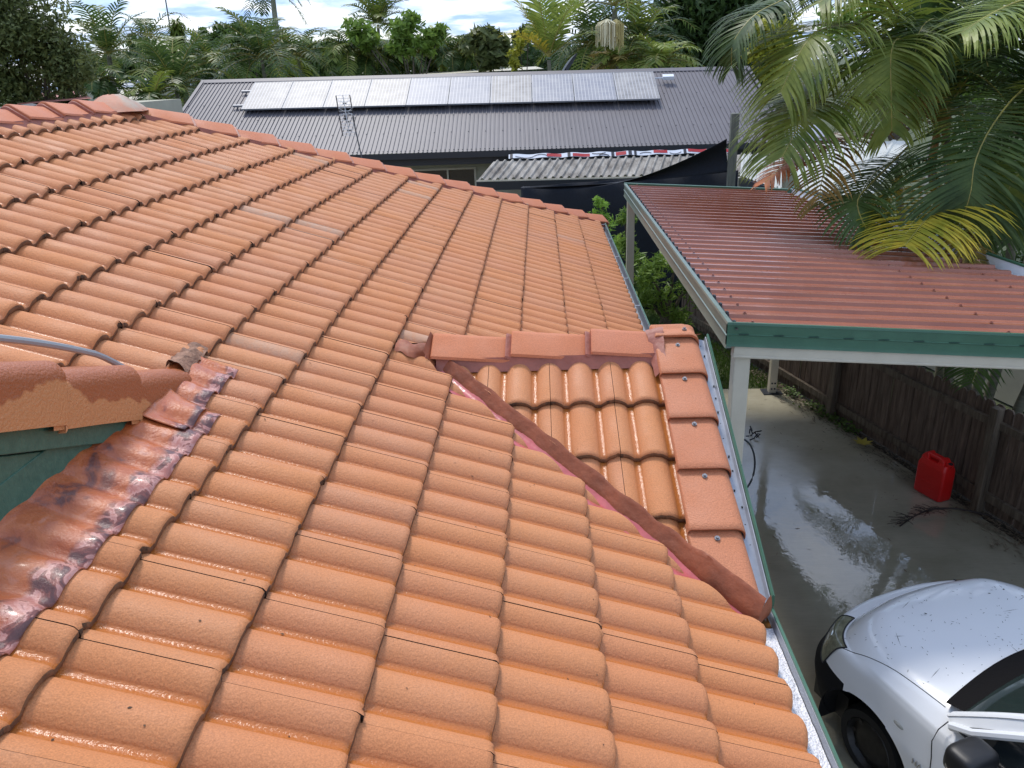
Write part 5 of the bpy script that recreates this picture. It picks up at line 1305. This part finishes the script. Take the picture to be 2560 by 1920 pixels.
# ------------------------------------------------------------------ VEGETATION
def leafm(name, c1, c2, vs=6, rough=.42, tr=.28): return mat(name, c1, rough, col2=c2, vscale=vs, transl=tr, spec=.28)
LG_D = leafm('leaf_dark', (.028, .060, .016), (.085, .135, .035), tr=.4); LG_M = leafm('leaf_mid', (.055, .105, .025), (.15, .22, .055), tr=.4); LG_L = leafm('leaf_light', (.11, .20, .03), (.28, .40, .07), tr=.4)
LG_Y = leafm('leaf_yellow', (.22, .27, .03), (.58, .54, .07), tr=.4); LG_B = leafm('leaf_bright', (.17, .32, .04), (.36, .56, .09), tr=.45)
LG_OL = leafm('leaf_olive', (.05, .075, .022), (.24, .27, .09), tr=.4)
PM_D = leafm('palm_dark', (.038, .075, .020), (.11, .17, .045), 3, tr=.35); PM_M = leafm('palm_mid', (.085, .145, .024), (.27, .31, .055), 3, tr=.35); PM_L = leafm('palm_light', (.15, .22, .04), (.36, .42, .09), 3, tr=.35)
PM_Y = leafm('palm_yellow', (.26, .30, .035), (.78, .60, .07), 4, tr=.35); PM_B = leafm('palm_brownish', (.14, .13, .035), (.42, .27, .07), 5, tr=.35); PM_O = leafm('palm_dead', (.26, .12, .06), (.62, .20, .05), 5, tr=.2)
RACH = mat('rachis', (.30, .26, .06), .5, var=.3, vscale=6); CSH = mat('crownshaft', (.36, .16, .03), .5, col2=(.16, .14, .04), vscale=2.5)
TRK = mat('palm_trunk', (.10, .10, .065), .8, col2=(.24, .22, .15), vscale=2, stretch=(1, 1, 9), bump=.4, bscale=12, dist=.01); BARK = mat('bark', (.06, .045, .03), .9, col2=(.16, .13, .09), vscale=6, bump=.8, bscale=14, dist=.02)
def catm(P, t):
    n = len(P) - 1; f = min(t * n, n - 1e-6); i = int(f); t = f - i; p0 = P[max(0, i - 1)]; p1 = P[i]; p2 = P[i + 1]; p3 = P[min(n, i + 2)]
    return .5 * (2 * p1 + (p2 - p0) * t + (2 * p0 - 5 * p1 + 4 * p2 - p3) * t * t + (3 * p1 - p0 - 3 * p2 + p3) * t ** 3)
def frond(b, P, n, L, wd, hang, rnd, seg=4, mi=0, rm=1, start=.10, vlift=.35, rr=.010, ragged=.1, rach=True):
    P = [V(p) for p in P]
    if rach: b.tube([catm(P, i / 14) for i in range(15)], rr, 5, rm, taper=lambda t: 1 - .8 * t)
    prevS = None
    for i in range(n):
        t = start + (1 - start) * (i + .5) / n
        p = catm(P, t); T = (catm(P, min(1, t + .01)) - catm(P, max(0, t - .01))).normalized()
        Sd = T.cross(V((0, 0, 1)))
        if Sd.length < .25:
            Sd = prevS if prevS is not None else V((1, 0, 0))
        Sd = (Sd - T * Sd.dot(T)).normalized()
        if prevS is not None and Sd.dot(prevS) < 0: Sd = -Sd
        if prevS is not None: Sd = (Sd * .4 + prevS * .6); Sd = (Sd - T * Sd.dot(T)).normalized()
        prevS = Sd; U = Sd.cross(T)
        if U.z < 0: U = -U
        ln = L * (math.sin(math.pi * (.12 + .80 * (t - start) / (1 - start))) ** .6) * rnd.uniform(1 - ragged * 1.5, 1 + ragged)
        sw = .25 + .55 * t
        for sg in (-1, 1):
            d = (Sd * sg + T * sw + U * (vlift * (1 - t)) + V((rnd.gauss(0, .07), rnd.gauss(0, .07), rnd.gauss(0, .07)))).normalized()
            hg = hang * rnd.uniform(.8, 1.25); q = V(p); vs = []; dd = V(d)
            for k2 in range(seg):
                w_ = wd * (1 if k2 else .55) * (1 - (k2 / seg) ** 2.2 * .75)
                wv = dd.cross(U); wv = wv.normalized() if wv.length > .1 else T
                vs += [q - wv * w_, q + wv * w_]
                q = q + dd * (ln / seg); dd = (dd + V((0, 0, -1)) * (hg * (k2 + 1) / seg)).normalized()
            vs.append(q)
            b.add(vs, [(2 * k2, 2 * k2 + 1, 2 * k2 + 3, 2 * k2 + 2) for k2 in range(seg - 1)] + [(2 * seg - 2, 2 * seg - 1, 2 * seg)], mi)
# ---- large golden cane palm beside the carport
palm = thing('cane_palm', V((4.4, 6.5, ZG)), 'large multi-stemmed cane palm with arching fronds over the red carport roof', 'palm')
Zp = lambda x, y, Y: atY(1660 + x * .40687, y * .40687, Y)
rp = random.Random(5)
NEAR = [
 ([(1640, 640, 6.6), (1400, 540, 6.2), (1150, 550, 5.9), (960, 620, 5.6), (860, 720, 5.4), (730, 960, 5.2)], .82, PM_M, .42, 58),
 ([(1640, 600, 6.6), (1450, 300, 6.3), (1250, 185, 6.0), (1050, 165, 5.8), (930, 200, 5.6), (830, 330, 5.5), (720, 560, 5.4)], .84, PM_M, .40, 60),
 ([(1500, 100, 6.8), (1000, -150, 6.5), (730, 0, 6.2), (560, 90, 6.0), (430, 250, 5.9), (415, 400, 5.9)], .50, PM_D, .5, 50),
 ([(1640, 560, 6.6), (1540, 300, 6.0), (1440, 240, 5.6), (1395, 330, 5.4), (1395, 560, 5.3), (1400, 800, 5.3)], .62, PM_M, .5, 52),
 ([(2300, 480, 6.3), (2150, 600, 5.6), (2000, 800, 5.2), (1910, 1000, 5.0), (1885, 1180, 4.9), (1840, 1330, 4.9)], .80, PM_D, .32, 56),
 ([(1780, 900, 6.3), (1770, 1130, 5.5), (1700, 1260, 5.1), (1590, 1370, 4.85), (1480, 1510, 4.55)], .70, PM_Y, .30, 40),
 ([(1640, 700, 6.6), (1400, 760, 6.2), (1200, 840, 5.9), (1060, 900, 5.7), (980, 1060, 5.5), (950, 1260, 5.4)], .46, PM_B, .40, 24),
 ([(1500, 800, 6.5), (1200, 840, 6.2), (980, 880, 6.0), (780, 980, 5.8), (620, 1120, 5.7)], .34, PM_O, .25, 34),
 ([(1740, 1000, 6.2), (1730, 1280, 5.4), (1760, 1430, 5.0), (1850, 1540, 4.75), (1980, 1640, 4.6)], .30, PM_B, .3, 34),
 ([(2500, 900, 5.6), (2350, 950, 5.2), (2190, 1060, 5.0), (2110, 1190, 4.9), (2095, 1370, 4.85)], .60, PM_L, .5, 36),
 ([(1500, 900, 6.4), (1280, 1120, 5.6), (1190, 1230, 5.3), (1215, 1350, 5.15), (1275, 1450, 5.05)], .42, PM_D, .4, 32),
 ([(2500, -100, 6), (2200, 0, 5.6), (2000, 90, 5.4), (1830, 200, 5.3)], .62, PM_L, .5, 40),
 ([(1650, 600, 6.6), (1600, 250, 6.7), (1560, -50, 6.8), (1500, -400, 7)], .95, PM_D, .45, 54),
 ([(1650, 600, 6.6), (1480, 380, 6.9), (1250, 260, 7.2), (1020, 360, 7.4), (920, 560, 7.4)], .7, PM_D, .4, 46),
 ([(1660, 600, 6.6), (1800, 300, 6.8), (1900, 0, 7), (2000, -250, 7.2)], .9, PM_D, .45, 50),
 ([(1700, 700, 6.7), (1500, 620, 7.0), (1250, 600, 7.3), (1060, 760, 7.4)], .55, PM_M, .4, 40),
 ([(1700, 1000, 6.8), (1450, 980, 6.8), (1280, 1080, 6.6), (1180, 1260, 6.3)], .5, PM_D, .4, 36),
 ([(1740, 950, 6.4), (1640, 720, 6.0), (1560, 620, 5.8), (1480, 640, 5.7), (1440, 700, 5.7)], .30, PM_B, .4, 24),
 ([(1640, 600, 6.6), (1450, 120, 6.2), (1300, -60, 5.9), (1100, -80, 5.7), (950, 20, 5.6)], .7, PM_M, .5, 46),
 ([(1640, 600, 6.6), (1340, 480, 6.4), (1060, 420, 6.2), (850, 520, 6.0), (690, 720, 5.9), (640, 850, 5.9)], .62, PM_M, .5, 46),
 ([(1900, 300, 6.6), (1750, 150, 6.2), (1640, 120, 5.9), (1560, 220, 5.7), (1540, 420, 5.6)], .6, PM_D, .5, 44),
 ([(2350, 800, 6.0), (2280, 900, 5.6), (2200, 1180, 5.3), (2170, 1450, 5.2)], .55, PM_D, .4, 34),
]
for P, L, m_, hg, n in NEAR:
    b = M(); frond(b, [Zp(*p) for p in P], int(n * 1.6), L * 1.07, .0125, hg * .85, rp, seg=6, rr=.012, ragged=.08); b.build('frond', [m_, RACH], palm, fix=False)
def rfrond(b, c, az, el, Lr, n, L, hang, rnd, wd=.012, droop=1.2, seg=3, rr=.01, mi=0, rm=1, rach=True):
    d = V((math.cos(az) * math.cos(el), math.sin(az) * math.cos(el), math.sin(el))); P = [V(c)]; q = V(c)
    for i in range(5):
        q = q + d * (Lr / 5); d = (d + V((0, 0, -droop * .09 * (i + 1)))).normalized(); P.append(V(q))
    frond(b, P, n, L, wd, hang, rnd, seg=seg, rr=rr, mi=mi, rm=rm, rach=rach)
crowns = [(V((3.45, 6.75, 1.15)), 9), (V((4.25, 6.45, .95)), 12), (V((4.45, 5.75, .35)), 12), (V((3.9, 7.5, 1.5)), 9), (V((4.75, 6.9, 2.0)), 12), (V((5.0, 5.9, 1.3)), 11)]
for ci, (c, n) in enumerate(crowns):
    for i in range(n):
        az = 6.283 * i / n + rp.uniform(-.3, .3) + ci; el = rp.uniform(.1, 1.25)
        if math.cos(az) < -.3 and math.sin(az) < .2 and el < .7: el = rp.uniform(.8, 1.2)
        b = M(); rfrond(b, c, az, el, rp.uniform(1.3, 1.9), 34, rp.uniform(.45, .6), .45, rp, wd=.014); b.build('frond', [rp.choice((PM_D, PM_D, PM_D, PM_M)), RACH], palm, fix=False)
for c, az in ((V((3.75, 6.6, -.75)), 3.3), (V((3.9, 6.3, -.8)), 3.7), (V((4.0, 6.2, -.9)), 4.1), (V((3.95, 6.9, -.6)), 3.0), (V((4.1, 5.8, -.9)), 3.9), (V((4.3, 5.4, -.8)), 4.4), (V((3.6, 7.2, -.7)), 2.8)):
    b = M(); rfrond(b, c, az, .35, 1.15, 30, .42, .5, rp, wd=.012, droop=1.9); b.build('frond', [PM_D, RACH], palm, fix=False)
for i, (bx, by, c) in enumerate(((4.02, 6.55, crowns[0][0]), (4.15, 6.42, crowns[1][0]), (4.42, 6.10, crowns[2][0]), (4.10, 7.0, crowns[3][0]), (4.5, 6.7, crowns[4][0]), (4.62, 6.0, crowns[5][0]), (4.3, 6.75, V((4.0, 6.9, .6))))):
    P = [V((bx, by, ZG)), V((bx, by, ZG)).lerp(c, .5) + V((.10, 0, -.1)), c - V((0, 0, .45))]
    b = M(); b.tube([catm(P, t / 10) for t in range(11)], .058, 10, 0, taper=lambda t: 1 - .25 * t); st = b.build('stem', TRK, palm, smooth=True)
    b = M(); b.tube([c - V((0, 0, .5)), c - V((0, 0, .1)), c + V((0, 0, .35))], .052, 8, 0, taper=lambda t: 1.05 - .75 * t); b.build('crownshaft', CSH, palm, smooth=True)

# ---- leafy trees: crown = many leaf faces gathered in clumps
def leaves(b, c, r, n, size, rnd, flat=.9, long=1.5, shell=.55):
    for i in range(n):
        d = V((rnd.gauss(0, 1), rnd.gauss(0, 1), rnd.gauss(0, 1))).normalized(); rr_ = r * (shell + (1 - shell) * rnd.random() ** .6)
        p = c + V((d.x * rr_, d.y * rr_, d.z * rr_ * flat))
        nn = (d * .55 + V((rnd.gauss(0, .6), rnd.gauss(0, .6), rnd.gauss(.3, .6)))).normalized()
        a = nn.cross(V((rnd.gauss(0, 1), rnd.gauss(0, 1), rnd.gauss(0, 1)))).normalized(); c2 = nn.cross(a); s = size * rnd.uniform(.6, 1.3)
        b.v += [tuple(p - a * s * long), tuple(p - c2 * s * .5), tuple(p + a * s * long), tuple(p + c2 * s * .5)]; k2 = len(b.v) - 4; b.f.append((k2, k2 + 1, k2 + 2, k2 + 3)); b.m.append(0)
def leafy(name, label, cat, blobs, Y, m_, dens, size, seed, deep=.6, sub=.42, long=1.3, trunk=True, group=None):
    rnd = random.Random(seed); cs = []
    for x, y, r_ in blobs:
        c = atY(x, y, Y); dist = (c - CP).length; cs.append((c, r_ * dist / F))
    bx = sum(c.x for c, r_ in cs) / len(cs); by = Y
    t = thing(name, V((bx, by, ZG)), label, cat, group)
    b = M()
    for c, r_ in cs:
        ns = max(5, int(9 * (1 + r_)))
        for k2 in range(ns):
            d = V((rnd.gauss(0, 1), rnd.gauss(0, 1), rnd.gauss(0, 1))).normalized(); cc_ = c + V((d.x, d.y * deep * 1.4, d.z)) * r_ * .66 * rnd.random() ** .4; rs = r_ * sub * rnd.uniform(.7, 1.25)
            leaves(b, cc_, rs, int(dens * rs * rs) + 6, size, rnd, flat=.75, long=long)
    b.build('crown', m_, t, fix=False)
    if trunk:
        b = M(); top = max(cs, key=lambda q: q[0].z)[0]; base = V((bx, by, ZG)); fork = base.lerp(top, .45)
        tr = min(.25, .05 + .05 * max(r_ for c, r_ in cs)); b.tube([base, base.lerp(fork, .5) + V((.05, 0, 0)), fork], tr, 8, taper=lambda q: 1 - .35 * q)
        for c, r_ in cs: b.tube([fork - V((0, 0, .1)), fork.lerp(c, .5) + V((0, 0, .1)), c], tr * .5, 6, taper=lambda q: 1 - .7 * q)
        b.build('trunk', BARK, t, smooth=True)
    return t
def bgpalm(name, label, x, y, Y, Lr, n, mats, seed, Lf=.5, trunk=.10, droop=1.3, el=(.0, 1.3), hang=.5, nl=16, wd=.035, tm=TRK, cat='palm', group=None, extra=None):
    rnd = random.Random(seed); c = atY(x, y, Y); t = thing(name, V((c.x, c.y, ZG)), label, cat, group); b = M()
    n = int(n * 1.35)
    for i in range(n):
        az = 6.283 * i / n * 1.618 * 3 + rnd.uniform(-.3, .3); e = el[0] + (el[1] - el[0]) * ((i + rnd.random()) / n)
        rfrond(b, c + V((0, 0, .1)), az, e, Lr * rnd.uniform(.8, 1.15), nl, Lf * rnd.uniform(.85, 1.15), hang, rnd, wd=wd, droop=droop * rnd.uniform(.7, 1.3), seg=3, rr=.03, mi=rnd.randrange(len(mats)), rm=len(mats))
    b.build('crown', list(mats) + [RACH], t, fix=False)
    b = M(); P = [V((c.x + rnd.uniform(-.3, .3), c.y, ZG)), V((c.x + rnd.uniform(-.15, .15), c.y, (ZG + c.z) / 2)), c]
    b.tube([catm(P, q / 10) for q in range(11)], trunk, 8, taper=lambda q: 1 - .4 * q); b.build('trunk', tm, t, smooth=True)
    return t
rnd = random.Random(90); b = M()
for i in range(190):
    x = rnd.uniform(150, 1950); y = 148 - .045 * (x - 900) * .5 + rnd.uniform(-18, 34) - 12 * math.sin(x * .013); Y = rnd.uniform(54, 66); c = atY(x, y, Y); r_ = rnd.uniform(.8, 1.6)
    leaves(b, c, r_, 150, .22, rnd, flat=.8); leaves(b, V((c.x, c.y + 1, (c.z + ZG) / 2)), r_ * 1.6, 120, .30, rnd, flat=1.2)
tag(b.build('distant_trees', [LG_D], fix=False), 'far belt of mixed trees closing the view behind the palms', 'trees', kind='stuff')
leafy('leafy_tree', 'big dark leafy tree filling the top left corner', 'tree', [(20, 30, 120), (100, 75, 95), (-10, 150, 110), (120, 165, 90), (40, 215, 80), (165, 225, 62), (190, 160, 45), (-60, 60, 110)], 15, LG_OL, 1000, .046, 41)
bgpalm('palm', 'tall palm with arching fronds right of the big leafy tree', 272, 140, 26, 1.75, 13, (PM_D, PM_M, PM_D), 1, Lf=.62, trunk=.13, el=(-.3, 1.45), droop=1.0, hang=.45)
bgpalm('palm', 'drooping palm with a yellow dying frond behind the tall left palm', 250, 205, 24, 1.1, 12, (PM_D, PM_D, PM_M), 2, Lf=.4, el=(-.8, .8), droop=1.6)
leafy('leafy_tree', 'dark bushy tree between the left palms and the cabbage palm', 'tree', [(345, 135, 45), (380, 160, 42), (320, 170, 35)], 40, PM_D, 150, .16, 42)
def spiky(label, x, y0, y1, w_, Y, seed):
    rnd = random.Random(seed); a = atY(x, y0, Y); c = atY(x, y1, Y); t = thing('cabbage_palm', V((c.x, c.y, ZG)), label, 'palm'); k2 = (a - CP).length / F; b = M()
    for i in range(900):
        p = a.lerp(c, rnd.random()); az = rnd.random() * 6.283; e = rnd.uniform(-.6, .9); d = V((math.cos(az) * math.cos(e), math.sin(az) * math.cos(e), math.sin(e))); L = w_ * k2 * rnd.uniform(.6, 1.1); s_ = V((-d.y, d.x, 0)) * .035
        q = p + d * L * .6; r_ = q + (d + V((0, 0, -.9))).normalized() * L * .45; b.add([p - s_, p + s_, q + s_, q - s_, r_], [(0, 1, 2, 3), (3, 2, 4)])
    b.build('crown', PM_M, t, fix=False); b = M(); b.tube([a, c, V((c.x, c.y, ZG))], .12, 7); b.build('trunk', BARK, t, smooth=True)
spiky('column shaped spiky cabbage palm standing above its neighbours', 441, 55, 120, 26, 30, 3)
spiky('lower spiky crown under the column shaped cabbage palm', 446, 135, 165, 40, 29, 4)
bgpalm('palm', 'dark drooping palm left of the spiky cabbage palm', 372, 95, 38, 2.2, 14, (PM_D, PM_D, PM_M), 5, Lf=.7, el=(-.5, 1.0), droop=1.6)
bgpalm('palm', 'broad bushy palm at the left end of the solar roof', 440, 225, 24, 1.9, 20, (PM_D, PM_M, PM_D), 6, Lf=.6, el=(-.1, 1.3), droop=1.2)
bgpalm('palm', 'small dark palm beside the left verge of the solar roof', 385, 255, 22, 1.1, 12, (PM_M, PM_D), 7, Lf=.45, el=(-.2, 1.2))
leafy('leafy_tree', 'rounded green tree under the thin bare trunked palm', 'tree', [(560, 88, 42), (615, 80, 46), (650, 100, 44), (515, 112, 44), (580, 130, 50), (700, 120, 38)], 42, LG_M, 150, .17, 43)
bgpalm('palm', 'fan of long palm fronds just behind the left solar panels', 655, 150, 27, 2.1, 18, (PM_D, PM_M, PM_D), 8, Lf=.7, el=(-.3, 1.2), droop=1.2)
bgpalm('palm', 'palm with drooping fronds between the cabbage palm and rounded tree', 535, 160, 32, 2.0, 16, (PM_D, PM_D, PM_M), 9, Lf=.65, el=(-.3, 1.1))
bgpalm('palm', 'dense palm behind the third solar panel', 745, 145, 33, 2.1, 16, (PM_D, PM_D, PM_M), 10, Lf=.65, el=(-.3, 1.1))
bgpalm('thin_palm', 'very tall thin palm with a bare pale trunk cut by the top edge', 680, -22, 38, 1.9, 11, (PM_D,), 11, Lf=.6, trunk=.19, el=(-.6, 1.0), tm=mat('pale_trunk', (.30, .30, .22), .7, var=.2))
leafy('leafy_tree', 'low row of dark foliage behind the palms left of centre', 'tree', [(800, 128, 32), (840, 120, 34), (760, 130, 30), (880, 140, 34), (700, 150, 40), (820, 160, 45)], 50, LG_M, 90, .2, 44)
bgpalm('palm', 'tall feathery palm rising before the bright green spreading tree', 945, 62, 36, 1.9, 18, (PM_M, PM_D), 12, Lf=.65, el=(-.2, 1.4), droop=.9)
leafy('leafy_tree', 'bright green tree with spreading layered branches', 'tree', [(1030, 55, 32), (1080, 88, 36), (1005, 75, 36), (892, 75, 32), (1000, 105, 42), (1060, 112, 40), (925, 100, 40), (1100, 75, 18)], 30, LG_L, 190, .13, 45, deep=.5)
for i, (x, y, lab) in enumerate(((875, 135, 'drooping palm left of the small pale TV aerial'), (930, 145, 'brown tinged palm directly behind the small pale TV aerial'), (985, 150, 'dark palm just right of the small pale TV aerial'), (1035, 135, 'palm below the bright green spreading tree'), (1130, 140, 'umbrella shaped drooping palm, left one of the pair'), (1195, 145, 'umbrella shaped drooping palm, right one of the pair'), (1090, 160, 'small dark palm left of the drooping pair'))):
    bgpalm('palm', lab, x, y, 31 + i * .7, 1.65, 15, ((PM_D, PM_D, PM_M) if i in (1, 3) else (PM_D, PM_D, PM_M)), 20 + i, Lf=.6, el=(-.3, 1.0), droop=1.7, hang=.7, group='palms beyond the solar roof')
leafy('leafy_tree', 'round topped grey green tree behind the umbrella shaped palms', 'tree', [(1205, 92, 32), (1240, 104, 32), (1180, 108, 30), (1225, 140, 40), (1265, 140, 30)], 30, LG_OL, 110, .2, 46)
leafy('leafy_tree', 'distant tree peeping over the yellow green palm', 'tree', [(1320, 78, 22), (1345, 82, 22), (1300, 95, 22)], 55, LG_OL, 110, .2, 47)
bgpalm('palm', 'yellow green palm with three upright feather fronds behind the dish', 1372, 150, 25, 1.9, 6, (PM_L, PM_L, PM_Y), 30, Lf=.8, el=(.6, 1.45), droop=.7, hang=.3, nl=24)
leafy('bush', 'yellow leaved bush left of the yellow green palm', 'bush', [(1285, 130, 22), (1300, 105, 20), (1320, 85, 14), (1290, 160, 20)], 27, LG_Y, 260, .08, 48)
tt = bgpalm('fruiting_palm', 'big palm with hanging cream fruit strings behind the grey roof', 1537, 22, 27, 2.2, 9, (PM_D, PM_D, PM_M), 31, Lf=.7, trunk=.15, el=(.1, 1.3), droop=1.5)
for dx_, dy_, w_, nm_ in ((-14, 78, .36, 0), (8, 70, .26, 1)):
    c = atY(1532 + dx_, 48, 25.2); b = M(); rq = random.Random(61 + nm_)
    for i in range(70):
        a = rq.random() * 6.283; r_ = w_ * rq.random() ** .5; top = c + V((0, 0, 0)); q = c + V((r_ * math.cos(a), r_ * math.sin(a), -.1 - rq.random() * .1)); e = q + V((0, 0, -rq.uniform(.35, .75)))
        b.tube([top, q, e], .016, 4)
    b.build('fruit_strings', mat('fruit_cream' if nm_ == 0 else 'fruit_tan', (.80, .72, .48) if nm_ == 0 else (.55, .45, .18), .7), tt, fix=False)
bgpalm('palm', 'large dark fan palm left behind the fruiting palm', 1480, 115, 30, 2.2, 20, (PM_D, PM_D, PM_M), 32, Lf=.8, el=(-.5, 1.3))
bgpalm('palm', 'large dark fan palm right behind the fruiting palm', 1600, 110, 30, 2.3, 22, (PM_D, PM_D, PM_M), 33, Lf=.8, el=(-.5, 1.3))
bgpalm('palm', 'low dull palm in front of the fruiting palm trunk', 1545, 165, 25.5, 1.1, 12, (PM_B, PM_M), 34, Lf=.45, el=(-.2, .9))
bgpalm('palm', 'pale green fan palm at the right above the grey roof', 1650, 160, 25, 1.4, 14, (PM_M, PM_L), 35, Lf=.6, el=(-.3, 1.0))
leafy('leafy_tree', 'massive dark green tree behind the right end of the grey roof', 'tree', [(1680, 35, 55), (1672, 100, 45), (1760, 30, 95), (1850, 20, 80), (1700, 80, 62), (1790, 110, 85), (1860, 120, 80), (1720, 140, 50), (1900, 60, 70)], 40, LG_D, 170, .18, 49)
leafy('bush', 'yellow green bushy tree behind the left fronds of the cane palm', 'bush', [(1900, 70, 36), (1925, 110, 45), (1895, 140, 36), (1960, 80, 50), (1930, 175, 50), (1890, 190, 24)], 23, LG_Y, 280, .09, 50)
leafy('leafy_tree', 'bright green tree behind the right part of the cane palm', 'tree', [(2380, 170, 60), (2440, 210, 60), (2350, 220, 50), (2500, 150, 60), (2300, 60, 70), (2100, 60, 80), (2200, 0, 90)], 17, LG_L, 260, .075, 51)
leafy('leafy_tree', 'dark dense foliage behind the palm at the right edge', 'tree', [(2520, 330, 90), (2440, 400, 80), (2560, 480, 110), (2480, 540, 80), (2600, 620, 110), (2420, 300, 60), (2570, 220, 80)], 9.5, LG_D, 480, .05, 52, trunk=True)
# ---- shrubs between the tiled roof and the carport
leafy('shrub', 'upright bright leaved shrub tips at the corner of the tiled roof', 'shrub', [(1505, 508, 26), (1512, 560, 32), (1530, 620, 38), (1496, 540, 24), (1540, 700, 50)], 10.2, LG_B, 2300, .023, 60, long=2.6, deep=.6)
leafy('shrub', 'bushy bright shrub beside the far left carport post', 'shrub', [(1562, 545, 28), (1560, 600, 40), (1590, 650, 44), (1600, 720, 50), (1640, 660, 40)], 9.6, LG_L, 2200, .023, 61, long=2.6)
leafy('shrub', 'dark green shrub under the left edge of the carport roof', 'shrub', [(1690, 640, 55), (1730, 720, 60), (1620, 680, 55), (1660, 750, 55), (1590, 760, 50), (1700, 800, 45), (1640, 830, 50)], 8.9, LG_L, 1500, .025, 62, long=2.4)
leafy('shrub', 'low dark shrub close to the eave gutter', 'shrub', [(1560, 700, 50), (1570, 790, 55), (1640, 870, 50), (1700, 880, 40), (1590, 850, 50)], 8.6, LG_D, 1500, .025, 63, long=2.4)

# ---- small windblown bits on the tiles, the carport roof and the concrete
rnd = random.Random(123); BIT = mat('leaf_bits', (.05, .028, .016), .8, col2=(.14, .08, .04), vscale=40)
def bit(b, p, nn, L, wd):
    a = rnd.random() * 6.28; d = V((math.cos(a), math.sin(a), 0)); d = (d - nn * d.dot(nn)).normalized(); s_ = d.cross(nn) * wd
    b.add([p - d * L, p + s_, p + d * L, p - s_], [(0, 1, 2, 3)])
b = M(); nr = V((SPI, 0, CPI))
for i in range(150):
    sl_ = rnd.uniform(.0, 2.0); y = rnd.uniform(-1.3, 4.5); fr = (sl_ / GA) % 1; h = roll_h(y % TW) - RH - STEP * fr + .003
    if -sl_ * CPI > -1.5 and GY0 - .2 < y < 3.6 and y > GY0 + sl_ * CPI - .1: continue
    if -sl_ * CPI < -1.85 and y < 1.0: continue
    bit(b, V((-sl_ * CPI, y, sl_ * SPI)) + nr * h, nr, rnd.choice((.003, .004, .006, .010)), rnd.choice((.0012, .002, .003)))
tag(b.build('leaf_bits', BIT, fix=False), 'tiny dark leaf bits scattered over the terracotta tiles', 'leaf litter', kind='stuff')
b = M()
for i in range(160):
    x = rnd.uniform(CX0 + .2, 2.6); y = rnd.uniform(CY0 + .1, CY1 - .3); bit(b, V((x, y, cz(x) + .004)), cnn, rnd.choice((.006, .010, .016)), rnd.choice((.002, .003)))
tag(b.build('leaf_bits', BIT, fix=False), 'small leaf bits lying in the pans of the red carport roof', 'leaf litter', kind='stuff')
b = M()
for i in range(220):
    y = rnd.uniform(2.0, 7.6); x = rnd.uniform(.2, fence_x(y) - .4); bit(b, V((x, y, ZG + .003)), V((0, 0, 1)), rnd.choice((.006, .010, .018, .03)), rnd.choice((.002, .003, .005)))
tag(b.build('leaf_bits', BIT, fix=False), 'small leaves and twigs scattered over the wet concrete driveway', 'leaf litter', kind='stuff')
